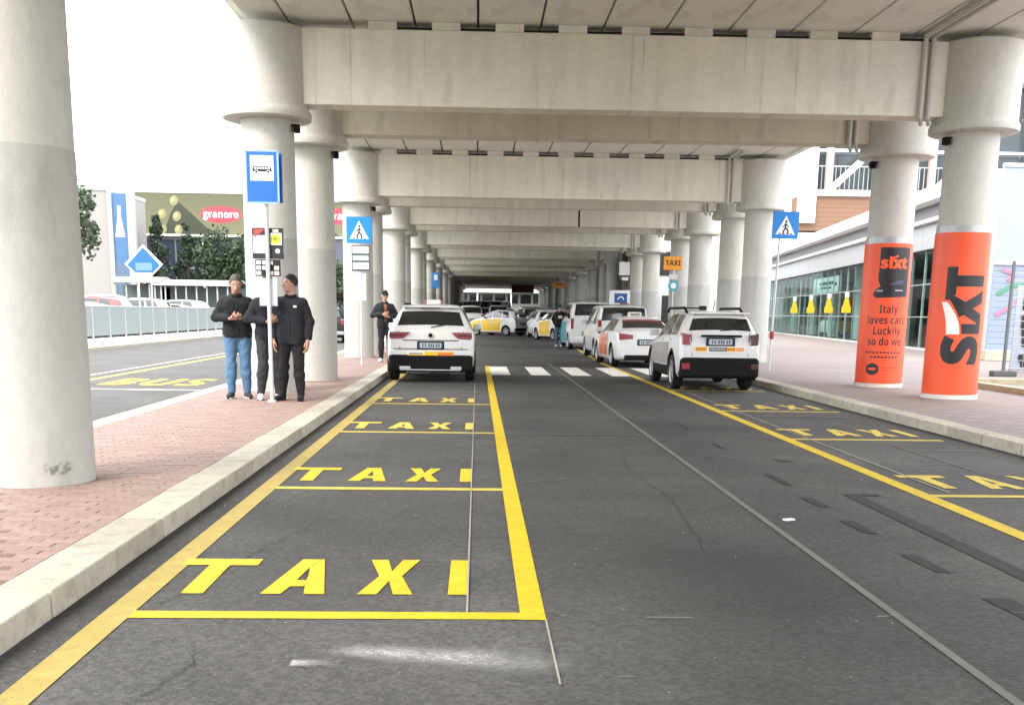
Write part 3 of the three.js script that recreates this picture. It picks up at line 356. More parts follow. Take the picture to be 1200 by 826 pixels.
  if (!o.noMirror) for (const s of [-1, 1]) { const p = side(-0.13 * L * (kind === 'van' ? 1.6 : 1), 0.1, s, 0.12); part('mirror', rbox(0.2, 0.14, 0.1, 0.04, p[0], p[1] + 0.05, p[2]), o.mirror || paint, t); }
  if (!o.noHandles) for (const s of [-1, 1]) for (const z of kind === 'van' ? [-0.08, 0.12] : [0.04, 0.25]) { const p = low(z * L, 0.86, s, 0.012); part('door_handle', rbox(0.03, 0.03, 0.17, 0.012, ...p), paint, t); }
  for (const s of [-1, 1]) { const z = -0.468 * L, p = low(z, 0.72, s, -0.05); part('headlight', rbox(0.24, 0.13, 0.26, 0.05, p[0] - s * 0.05, p[1] + 0.04, z), M.lampClear, t); }
  if (o.bumper) part('rear_bumper', rbox(W * 0.94, o.bumper[1] - o.bumper[0], 0.24, 0.06, 0, (o.bumper[0] + o.bumper[1]) / 2, L / 2 - 0.1, 3), o.bumperMat || paint, t);
  if (o.plate) { const [y, w, x = 0] = o.plate, z = L / 2 + (o.plateZ || 0.012); part('plate_frame', rbox(w + 0.06, 0.17, 0.02, 0.008, x, y, z), M.plastic, t); const pg = new THREE.PlaneGeometry(w, 0.11).translate(x, y, z + 0.013); part('number_plate', pg, M.plate, t); }
  return { t, at, side, low, topAt, L, W, grid, slab };
}
const lampShape = (pts, depth) => { const g = new THREE.ExtrudeGeometry(new THREE.Shape(pts.map(p => new THREE.Vector2(...p))), { depth, bevelEnabled: true, bevelSize: 0.012, bevelThickness: 0.012, bevelSegments: 2 }); return g; };
const stick = (t, name, w, h, x, y, z, draw, label) => part(name, new THREE.PlaneGeometry(w, h).translate(x, y, z), std([1, 1, 1], 0.5, { map: ctex(512, Math.round(512 * h / w), draw) }), t, label);
{ // 1. white sport utility taxi in the left bay
  const c = makeCar('white_suv', 'white sport utility taxi seen from behind in the left taxi bay', 'car', null, { kind: 'suv', L: 4.45, W: 1.94, wr: 0.36, wb: 2.68, cladding: true, windows: [[-0.2, -0.03, -0.1, -0.04], [-0.015, 0.2, -0.015, 0.19], [0.22, 0.4, 0.21, 0.37]], windshield: [-0.225, -0.1], rearGlass: [0.453, 0.4745, 0.97], plate: [0.79, 0.52], plateZ: 0.004 }, [-1.0, 0, -24.25 - 2.225], 0), t = c.t, zr = 2.225;
  part('spoiler', rbox(1.22, 0.05, 0.3, 0.02, 0, 1.6, zr - 0.3), M.carWhite, t); part('brake_light', rbox(0.42, 0.03, 0.03, 0.01, 0, 1.575, zr - 0.15), M.lampDark, t);
  part('rear_bumper', [rbox(1.82, 0.4, 0.3, 0.09, 0, 0.42, zr - 0.1, 3)], M.plastic, t); part('bumper_upper', rbox(1.85, 0.2, 0.3, 0.08, 0, 0.62, zr - 0.12, 3), M.carWhite, t);
  part('chrome_strip', rbox(1.3, 0.025, 0.03, 0.008, 0, 0.27, zr + 0.05), M.steelPale, t); for (const s of [-1, 1]) part('exhaust_trim', rbox(0.24, 0.07, 0.05, 0.02, s * 0.55, 0.31, zr + 0.045), M.steelPale, t);
  for (const s of [-1, 1]) { const l = part('tail_light', lampShape([[s * 0.46, 1.06], [s * 0.87, 1.055], [s * 0.885, 0.98], [s * 0.86, 0.93], [s * 0.6, 0.945], [s * 0.53, 0.99]].sort(() => 0), 0.3).translate(0, 0, zr - 0.3), M.lampRed, t); part('lamp_band', rbox(0.28, 0.035, 0.02, 0.008, s * 0.74, 1.0, zr + 0.012), M.lampDark, l); }
  const bd = part('badge', cyl(0.055, 0.055, 0.03, 28).rotateX(Math.PI / 2).translate(0, 1.0, zr - 0.0), M.plastic, t); part('badge_ring', new THREE.TorusGeometry(0.05, 0.008, 8, 28).translate(0, 1.0, zr + 0.015), M.steelPale, bd);
  part('tailgate_crease', rbox(1.2, 0.02, 0.02, 0.006, 0, 0.895, zr + 0.0), M.plastic, t); part('rear_wiper', rod([0, 1.17, zr - 0.07], [0.42, 1.25, zr - 0.1], 0.011), M.black, t); part('roof_rail', [rod([0.585, 1.67, -0.5], [0.575, 1.66, 1.6], 0.02)], M.plastic, t); part('roof_rail', [rod([-0.585, 1.67, -0.5], [-0.575, 1.66, 1.6], 0.02)], M.plastic, t);
  const roof = part('taxi_roof_sign', rbox(0.34, 0.1, 0.14, 0.03, -0.02, 1.72, -0.2), M.white, t); part('red_end', rbox(0.06, 0.085, 0.12, 0.02, -0.2, 1.72, -0.2), M.lampRed, roof); part('red_end', rbox(0.06, 0.085, 0.12, 0.02, 0.16, 1.72, -0.2), M.lampRed, roof);
  stick(t, 'sticker_band', 1.0, 0.12, -0.0, 0.6, zr + 0.036, (x, w, h) => { x.fillStyle = '#f2c21c'; x.fillRect(0, 0, w, h); x.fillStyle = '#e8eae6'; x.fillRect(0, 0, 190, h); x.fillStyle = '#f3d244'; x.fillRect(0, 30, 180, 34); x.fillStyle = '#ee9a3a'; x.fillRect(330, 4, 182, h - 8); x.fillStyle = '#413c26'; for (let i = 0; i < 9; i++) x.fillRect(24 + i * 17, 14, 11, 18); x.fillStyle = '#d85a2c'; for (let i = 0; i < 7; i++) x.fillRect(345 + i * 22, 18, 14, 24); });
  for (const s of [-1, 1]) part('tailgate_gap', rod([s * 0.66, 0.7, zr + 0.005], [s * 0.7, 1.1, zr - 0.05], 0.006, 6), M.plastic, t); part('bumper_gap', rbox(1.6, 0.012, 0.02, 0.004, 0, 0.715, zr + 0.025), M.plastic, t);
  part('interior_headrest', rbox(0.26, 0.18, 0.1, 0.05, -0.33, 1.3, 1.2), M.plastic, t);
}
{ // 2. white sport utility taxi in the right bays
  const c = makeCar('white_suv', 'white sport utility taxi with roof rails and greyish side in the right taxi bay', 'car', null, { kind: 'suv', L: 4.34, W: 1.7, wr: 0.36, wb: 2.66, cladding: true, kH: 0.965, windows: [[-0.2, -0.03, -0.1, -0.04], [-0.015, 0.19, -0.015, 0.18], [0.22, 0.36, 0.21, 0.33]], windshield: [-0.225, -0.1], rearGlass: [0.4535, 0.4715, 0.99], plate: [0.985, 0.52], plateZ: -0.006, panels: [[-0.29, 0.0, 0.36, 0.78, M.greyish], [0.005, 0.22, 0.36, 0.78, M.greyish]], panelSides: [-1] }, [4.86, 0, -22.35 - 2.17], 0), t = c.t, zr = 2.17;  // duller grey panels laid on the left flank only
  for (const s of [-1, 1]) part('roof_rail', [rod([s * 0.57, 1.645, -0.6], [s * 0.57, 1.645, 1.2], 0.028), rod([s * 0.57, 1.645, -0.6], [s * 0.57, 1.56, -0.85], 0.028), rod([s * 0.57, 1.645, 1.2], [s * 0.57, 1.56, 1.45], 0.028)], M.plastic, t);
  part('spoiler', rbox(1.18, 0.05, 0.3, 0.02, 0, 1.545, zr - 0.3), M.carWhite, t); part('rear_bumper', rbox(1.6, 0.42, 0.32, 0.09, 0, 0.47, zr - 0.1, 3), M.plastic, t);
  for (const s of [-1, 1]) { part('tail_light', [lampShape(s > 0 ? [[0.75, 1.14], [0.61, 1.11], [0.64, 1.03], [0.61, 0.93], [0.75, 0.94]] : [[-0.75, 1.14], [-0.75, 0.94], [-0.61, 0.93], [-0.64, 1.03], [-0.61, 1.11]], 0.26).translate(0, 0, zr - 0.26)], s > 0 ? M.lampDark : M.lampRed, t); part('reflector', rbox(0.16, 0.13, 0.06, 0.02, s * 0.69, 0.5, zr + 0.05), s < 0 ? M.lampRed : M.lampDark, t); }
  part('tailgate_strip', rbox(0.82, 0.045, 0.03, 0.012, 0.02, 1.1, zr - 0.03), M.plastic, t); part('rear_wiper', rod([0, 1.2, zr - 0.12], [0.5, 1.25, zr - 0.13], 0.011), M.black, t);
  for (const s of [-1, 1]) part('tailgate_gap', rod([s * 0.56, 0.7, zr + 0.004], [s * 0.59, 1.16, zr - 0.06], 0.006, 6), M.plastic, t);
  part('roof_aerial', rod([0.0, 1.6, 1.3], [0.02, 1.8, 1.36], 0.008), M.black, t); part('roof_box', [rbox(0.16, 0.1, 0.12, 0.03, -0.02, 1.65, 0.3), rbox(0.4, 0.03, 0.05, 0.01, -0.3, 1.65, 0.3)], M.black, t);
  stick(t, 'sticker_band', 1.02, 0.12, -0.02, 0.84, zr + 0.012, (x, w, h) => { x.fillStyle = '#eceeee'; x.fillRect(0, 0, w, h); x.fillStyle = '#f0b41e'; x.fillRect(10, 8, 120, 44); x.fillRect(330, 8, 90, 44); x.fillStyle = '#e8a05c'; x.fillRect(424, 12, 80, 38); x.fillStyle = '#3a3a3c'; x.fillRect(150, 10, 180, 40); x.fillStyle = '#c9c9c0'; for (let i = 0; i < 9; i++) x.fillRect(160 + i * 18, 18, 10, 22); x.fillStyle = '#b03b22'; for (let i = 0; i < 5; i++) x.fillRect(340 + i * 16, 18, 9, 22); for (let i = 0; i < 5; i++) x.fillRect(24 + i * 20, 18, 11, 22); });
}
{ // 3. white and orange saloon taxi
  const c = makeCar('white_orange_taxi', 'white saloon taxi with orange doors behind the right sport utility taxi', 'car', null, { kind: 'sedan', L: 4.5, W: 1.8, wr: 0.32, wb: 2.68, windows: [[-0.17, 0.0, -0.06, -0.01], [0.015, 0.17, 0.01, 0.15], [0.185, 0.29, 0.165, 0.24]], windshield: [-0.19, -0.04], rearGlass: [0.3, 0.41, 0.95], plate: [0.72, 0.5], plateZ: 0.004, panels: [[-0.17, 0.005, 0.2, 0.92, M.carOrange], [0.015, 0.16, 0.2, 0.92, M.carOrange]] }, [4.72, 0, -31.9 - 2.25], 0.05), t = c.t, zr = 2.25;
  for (const s of [-1, 1]) part('tail_light', lampShape(s > 0 ? [[0.8, 0.96], [0.42, 0.92], [0.42, 0.83], [0.8, 0.8]] : [[-0.8, 0.96], [-0.8, 0.8], [-0.42, 0.83], [-0.42, 0.92]], 0.2).translate(0, 0, zr - 0.19), M.lampRed, t);
  const g = c.slab((u, v, e) => c.topAt(lerp(0.285, 0.318, v) * 4.5, lerp(-0.96, 0.96, u), e + 0.006, 0.004), 8, 4); part('red_window_band', g, M.lampRed, t);
  part('bumper_lower', rbox(1.3, 0.14, 0.2, 0.05, 0, 0.3, zr - 0.06), M.plastic, t); const rs = part('taxi_roof_sign', rbox(0.4, 0.14, 0.16, 0.03, 0, 1.5, 0.2), M.white, t); part('sign_print', rbox(0.28, 0.05, 0.01, 0.003, 0, 1.5, 0.285), M.carGrey, rs);
}
const vanParts = (c, zr, teal) => { const t = c.t; for (const s of [-1, 1]) part('tail_light', rbox(0.13, 0.46, 0.1, 0.03, s * (c.W / 2 - 0.1), 1.08, zr - 0.045), M.lampRed, t); part('rear_bumper', rbox(c.W * 0.95, 0.26, 0.24, 0.07, 0, 0.42, zr - 0.08, 3), teal ? M.carWhite : M.plastic, t); part('high_brake_light', rbox(0.3, 0.04, 0.04, 0.01, 0, 1.85, zr - 0.09), M.lampRed, t); part('tailgate_handle', rbox(0.5, 0.06, 0.03, 0.015, 0.1, 1.02, zr), M.steelPale, t); };
const vanWin = [[-0.28, -0.12, -0.2, -0.12], [-0.1, 0.12, -0.1, 0.12], [0.145, 0.42, 0.145, 0.41]];
{ const c = makeCar('white_van', 'white people carrier taxi between the saloon and the tall van', 'van', null, { kind: 'van', L: 4.5, W: 1.82, kH: 0.93, wr: 0.32, wb: 2.75, windows: vanWin, windshield: [-0.36, -0.2], rearGlass: [0.4825, 0.492, 0.97], plate: [0.85, 0.5] }, [4.86, 0, -37.7 - 2.25], 0.02); vanParts(c, 2.25, false); }
{ const c = makeCar('white_van', 'tall white van with teal door and teal sticker on its tailgate', 'van', null, { kind: 'van', L: 4.95, W: 1.92, kH: 1.03, wr: 0.33, wb: 3.2, windows: vanWin, windshield: [-0.36, -0.2], rearGlass: [0.4825, 0.492, 0.95], plate: [0.98, 0.5, 0.35], panels: [[-0.24, 0.2, 0.25, 0.85, M.carTeal]] }, [4.78, 0, -47.4 - 2.475], 0.03); vanParts(c, 2.475, true); stick(c.t, 'teal_sticker', 0.62, 0.17, -0.15, 0.68, 2.475 + 0.012, (x, w, h) => { x.fillStyle = '#3f93a6'; x.fillRect(0, 0, w, h); x.fillStyle = '#d8eaee'; for (let i = 0; i < 10; i++) x.fillRect(40 + i * 44, 50, 26, 40); }); }
const hatchWin = [[-0.2, 0.0, -0.09, -0.01], [0.015, 0.2, 0.01, 0.19], [0.22, 0.36, 0.205, 0.31]];
{ // 6. the yellow and white pair farther down the road
  const mk = (label, pos, turn, pan) => { const c = makeCar('yellow_white_taxi', label, 'car', 'white taxis with yellow doors', { kind: 'hatch', L: 4.1, W: 1.74, kH: 1.12, wr: 0.32, wb: 2.5, windows: hatchWin, windshield: [-0.225, -0.08], rearGlass: [0.43, 0.4655, 0.94], plate: [0.78, 0.5], panels: pan }, pos, turn); for (const s of [-1, 1]) part('tail_light', rbox(0.12, 0.32, 0.16, 0.04, s * 0.72, 0.98, 1.98), M.lampRed, c.t); part('rear_bumper', rbox(1.62, 0.2, 0.2, 0.06, 0, 0.42, 2.0), M.plastic, c.t); part('taxi_roof_sign', rbox(0.34, 0.12, 0.14, 0.03, 0, 1.62, 0), M.white, c.t); return c; };
  mk('white taxi with yellow doors crossing the road in the distance', [1.45, 0, -76], 0.88, [[-0.46, -0.22, 0.3, 0.95, M.carYellow], [-0.2, 0.005, 0.2, 0.92, M.carYellow], [0.015, 0.19, 0.2, 0.92, M.carYellow]]);
  mk('white taxi with yellow doors beside the standing man in black', [4.6, 0, -64.3], 0.33, [[-0.19, 0.005, 0.2, 0.92, M.carYellow], [0.015, 0.19, 0.2, 0.92, M.carYellow]]);
}
{ const c = makeCar('white_suv', 'white taxi with dark rear glass parked beyond the yellow door taxi', 'car', null, { kind: 'suv', L: 4.4, W: 1.82, kH: 1.05, wr: 0.35, wb: 2.6, windows: [[-0.2, -0.03, -0.1, -0.04], [-0.015, 0.2, -0.015, 0.19], [0.22, 0.38, 0.21, 0.35]], windshield: [-0.225, -0.1], rearGlass: [0.453, 0.4745, 0.97], plate: [0.8, 0.5] }, [4.2, 0, -70.6], 0.1); for (const s of [-1, 1]) part('tail_light', rbox(0.26, 0.12, 0.16, 0.03, s * 0.72, 1.0, 2.16), M.lampRed, c.t); }
{ const c = makeCar('white_van', 'white van far down the left side of the road', 'van', null, { kind: 'van', L: 4.9, W: 1.9, kH: 1.03, wr: 0.33, wb: 3.1, windows: vanWin, windshield: [-0.36, -0.2], rearGlass: [0.4825, 0.492, 0.95], plate: [0.9, 0.5] }, [-0.6, 0, -92], 0.06); vanParts(c, 2.45, false); }
{ const c = makeCar('white_van', 'white van waiting in the middle of the road in the far distance', 'van', null, { kind: 'van', L: 4.9, W: 1.9, kH: 1.1, wr: 0.33, wb: 3.1, windows: vanWin, windshield: [-0.36, -0.2], rearGlass: [0.4825, 0.492, 0.95], plate: [0.9, 0.5] }, [1.9, 0, -104], 0.0); vanParts(c, 2.45, false); }
[[0.6, -112, 0.1, 'white', 1.0, 'white van on the far left of the distant queue'], [3.9, -84, 0.1, 'silver', 0.95, 'silver van parked far down the right bays'], [4.4, -97, 0.05, 'white', 1.05, 'white van far down the right bays beyond the silver one'], [-0.9, -128, 0.1, 'white', 1.15, 'tall white van at the left end of the distant road'], [3.2, -126, 0, 'dark', 1.0, 'dark van in the far distance on the right of the road']].forEach(([x, z, r, k, h, lab]) => { const c = makeCar(k + '_van', lab, 'van', null, { kind: 'van', L: 4.9, W: 1.9, kH: h, wr: 0.33, wb: 3.1, far: true, paint: k === 'white' ? M.carWhite : k === 'silver' ? M.carSilver : M.carGrey, windows: vanWin, windshield: [-0.36, -0.2], rearGlass: [0.4825, 0.492, 0.95], plate: [0.9, 0.5] }, [x, 0, z], r); vanParts(c, 2.45, false); });

// ---------------------------------------------------------------- people: distance fields meshed with surface nets
function surfaceNets(f, lo, hi, h) {
  const n = [0, 1, 2].map(k => Math.ceil((hi[k] - lo[k]) / h) + 1), [nx, ny, nz] = n, F = new Float32Array(nx * ny * nz), id = new Int32Array(nx * ny * nz).fill(-1), P = [], idx = [];
  let q = 0; for (let k = 0; k < nz; k++) for (let j = 0; j < ny; j++) for (let i = 0; i < nx; i++) F[q++] = f(lo[0] + i * h, lo[1] + j * h, lo[2] + k * h);
  const at = (i, j, k) => (k * ny + j) * nx + i;
  for (let k = 0; k < nz - 1; k++) for (let j = 0; j < ny - 1; j++) for (let i = 0; i < nx - 1; i++) {
    let m = 0; const c = []; for (let e = 0; e < 8; e++) { const v = F[at(i + (e & 1), j + ((e >> 1) & 1), k + (e >> 2))]; c.push(v); if (v < 0) m |= 1 << e; }
    if (m === 0 || m === 255) continue; let sx = 0, sy = 0, sz = 0, cnt = 0;
    for (let a = 0; a < 8; a++) for (const d of [1, 2, 4]) { const b = a | d; if (b === a || (a & d)) continue; if ((c[a] < 0) === (c[b] < 0)) continue; const t = c[a] / (c[a] - c[b]); sx += (a & 1) + (d === 1 ? t : 0); sy += ((a >> 1) & 1) + (d === 2 ? t : 0); sz += (a >> 2) + (d === 4 ? t : 0); cnt++; }
    id[at(i, j, k)] = P.length / 3; P.push(lo[0] + (i + sx / cnt) * h, lo[1] + (j + sy / cnt) * h, lo[2] + (k + sz / cnt) * h);
  }
  const quad = (a, b, c, d, flip) => { if (a < 0 || b < 0 || c < 0 || d < 0) return; flip ? idx.push(a, c, b, a, d, c) : idx.push(a, b, c, a, c, d); };
  for (let k = 1; k < nz - 1; k++) for (let j = 1; j < ny - 1; j++) for (let i = 1; i < nx - 1; i++) {
    const s = F[at(i, j, k)] < 0;
    if (s !== (F[at(i + 1, j, k)] < 0)) quad(id[at(i, j - 1, k - 1)], id[at(i, j, k - 1)], id[at(i, j, k)], id[at(i, j - 1, k)], !s);
    if (s !== (F[at(i, j + 1, k)] < 0)) quad(id[at(i - 1, j, k - 1)], id[at(i - 1, j, k)], id[at(i, j, k)], id[at(i, j, k - 1)], !s);
    if (s !== (F[at(i, j, k + 1)] < 0)) quad(id[at(i - 1, j - 1, k)], id[at(i, j - 1, k)], id[at(i, j, k)], id[at(i - 1, j, k)], !s);
  }
  const g = new THREE.BufferGeometry(); g.setAttribute('position', new THREE.Float32BufferAttribute(P, 3)); g.setIndex(idx); g.computeVertexNormals(); return g;
}
const smin = (a, b, k) => { const h = clamp(0.5 + 0.5 * (b - a) / k, 0, 1); return b + (a - b) * h - k * h * (1 - h); };
function cap(a, b, ra, rb, sz = 1) {       // tapered capsule, flattened in z by sz
  const bx = b[0] - a[0], by = b[1] - a[1], bz = (b[2] - a[2]) / sz, L = bx * bx + by * by + bz * bz || 1e-9;
  return (x, y, z) => { const px = x - a[0], py = y - a[1], pz = (z - a[2]) / sz, t = clamp((px * bx + py * by + pz * bz) / L, 0, 1); return (Math.hypot(px - bx * t, py - by * t, pz - bz * t) - lerp(ra, rb, t)) * Math.min(1, sz * 1.1); };
}
const ell = (c, r) => (x, y, z) => { const a = (x - c[0]) / r[0], b = (y - c[1]) / r[1], d = (z - c[2]) / r[2], k = Math.hypot(a, b, d), g = Math.hypot(a / r[0], b / r[1], d / r[2]) || 1e-6; return k * (k - 1) / g; };
const uni = (fs, k) => (x, y, z) => { let d = fs[0](x, y, z); for (let i = 1; i < fs.length; i++) d = smin(d, fs[i](x, y, z), k); return d; };
const n3 = (x, y, z) => vnoise(x * 1 + z * 0.6 + 50, y + 50, 997, 991, 7) - 0.5;
// head in its own axes: origin at the base of the skull, facing +z
const headF = (() => { const base = uni([ell([0, 0.135, -0.012], [0.075, 0.098, 0.094]), ell([0, 0.075, 0.025], [0.06, 0.082, 0.07]), ell([0, 0.02, 0.05], [0.036, 0.03, 0.036]), cap([0, 0.03, -0.02], [0, -0.1, -0.035], 0.052, 0.058)], 0.03);
  const add = uni([cap([0, 0.118, 0.088], [0, 0.078, 0.112], 0.01, 0.014), ell([0.012, 0.075, 0.102], [0.011, 0.009, 0.012]), ell([-0.012, 0.075, 0.102], [0.011, 0.009, 0.012]), cap([-0.038, 0.134, 0.073], [0.038, 0.134, 0.073], 0.012, 0.012), cap([-0.02, 0.043, 0.082], [0.02, 0.043, 0.082], 0.0075, 0.0075), cap([-0.016, 0.034, 0.081], [0.016, 0.034, 0.081], 0.0075, 0.0075)], 0.006);
  const ears = uni([ell([0.077, 0.105, -0.012], [0.011, 0.032, 0.021]), ell([-0.077, 0.105, -0.012], [0.011, 0.032, 0.021])], 0.003);
  const eyes = [ell([0.031, 0.114, 0.092], [0.017, 0.011, 0.016]), ell([-0.031, 0.114, 0.092], [0.017, 0.011, 0.016])];
  return (x, y, z) => { let d = smin(base(x, y, z), add(x, y, z), 0.012); d = smin(d, ears(x, y, z), 0.006); for (const e of eyes) { const v = -e(x, y, z); const h = clamp(0.5 - 0.5 * (d - v) / 0.008, 0, 1); d = lerp(d, v, h) + 0.008 * h * (1 - h); } const b = Math.min(Math.hypot(x - 0.031, y - 0.114, z - 0.078) - 0.0115, Math.hypot(x + 0.031, y - 0.114, z - 0.078) - 0.0115); return Math.min(d, b); };
})();
const headGeo = surfaceNets(headF, [-0.1, -0.1, -0.12], [0.1, 0.25, 0.13], 0.0042);
const hairGeo = surfaceNets((x, y, z) => { const d = headF(x, y, z) - 0.0065 - 0.006 * n3(x * 95, y * 60, z * 95); const cut = Math.max(0.148 + 0.25 * Math.max(0, -z + 0.045) * -1.2 - y, -(0.2 - y) * 0); const front = z - 0.2 + (0.2 - y) * 1.4; return Math.max(d, 0.187 - clamp((0.068 - z) * 1.15, 0, 0.105) - y, -(headF(x, y, z) + 0.006)); }, [-0.11, -0.02, -0.13], [0.11, 0.26, 0.12], 0.005);
const capHatGeo = surfaceNets((x, y, z) => { const d = Math.max(headF(x, y, z) - 0.013, 0.155 - y), brim = Math.max(Math.hypot(x / 0.085, (z - 0.07) / 0.1) - 1, Math.abs(y - 0.158 + z * 0.12 - 0.008 + x * x * 2) - 0.006) * 0.06; return Math.min(d, Math.max(brim, 0.05 - z)); }, [-0.12, 0.1, -0.14], [0.12, 0.27, 0.2], 0.0055);
const beardGeo = surfaceNets((x, y, z) => Math.max(headF(x, y, z) - 0.005, y - 0.062 - 0.3 * Math.abs(x), 0.0 - z, -(headF(x, y, z) + 0.004), y > 0.03 && y < 0.048 && Math.abs(x) < 0.022 ? 0.002 : -1, -0.005 - y), [-0.1, -0.02, -0.05], [0.1, 0.12, 0.14], 0.005);
// right hand: wrist at the origin, fingers along +y, palm facing +z, thumb on -x ; curl in radians per joint
function handF(curl, thumbIn) {
  const fs = [cap([-0.022, 0.02, 0], [-0.026, 0.085, 0], 0.017, 0.014, 0.75), cap([0, 0.015, 0], [0, 0.09, 0], 0.019, 0.014, 0.75), cap([0.022, 0.02, 0], [0.025, 0.083, 0], 0.017, 0.013, 0.75), cap([0, -0.03, 0], [0, 0.02, 0], 0.026, 0.024, 0.75)], palm = uni(fs, 0.012), fingers = [];
  [[-0.027, 0.088, 0.04, 0.026, 0.02, 0.0088], [-0.009, 0.093, 0.044, 0.029, 0.021, 0.009], [0.01, 0.09, 0.041, 0.027, 0.02, 0.0086], [0.027, 0.082, 0.032, 0.02, 0.018, 0.0076]].forEach(([x, y, a, b, c, r], i) => { let p = [x, y, 0], an = 0; const seg = []; [a, b, c].forEach((l, k) => { an += curl * (k === 0 ? 0.8 : 1) * (1 + i * 0.08); const q = [p[0] + (i - 1.5) * 0.0022, p[1] + l * Math.cos(an), p[2] + l * Math.sin(an)]; seg.push(cap(p, q, r * (1 - k * 0.08), r * (0.95 - k * 0.1))); p = q; }); fingers.push(uni(seg, 0.003)); });
  const th = [[-0.024, 0.02, 0.006], [-0.047 + thumbIn * 0.012, 0.045, 0.016 + thumbIn * 0.014], [-0.05 + thumbIn * 0.03, 0.072, 0.022 + thumbIn * 0.02], [-0.048 + thumbIn * 0.04, 0.094, 0.026 + thumbIn * 0.022]]; const thumb = uni([cap(th[0], th[1], 0.014, 0.012), cap(th[1], th[2], 0.011, 0.01), cap(th[2], th[3], 0.01, 0.008)], 0.006);
  return (x, y, z) => { let d = smin(palm(x, y, z), thumb(x, y, z), 0.008), f = 1; for (const g of fingers) f = Math.min(f, g(x, y, z)); return smin(d, f, 0.004); };
}
const handGeos = { relaxed: surfaceNets(handF(0.32, 0.5), [-0.075, -0.06, -0.04], [0.06, 0.2, 0.1], 0.0035), hold: surfaceNets(handF(0.75, 0.9), [-0.075, -0.06, -0.04], [0.06, 0.2, 0.1], 0.0035) };
const skinMat = std([1, 1, 1], 0.55, { vertexColors: true });
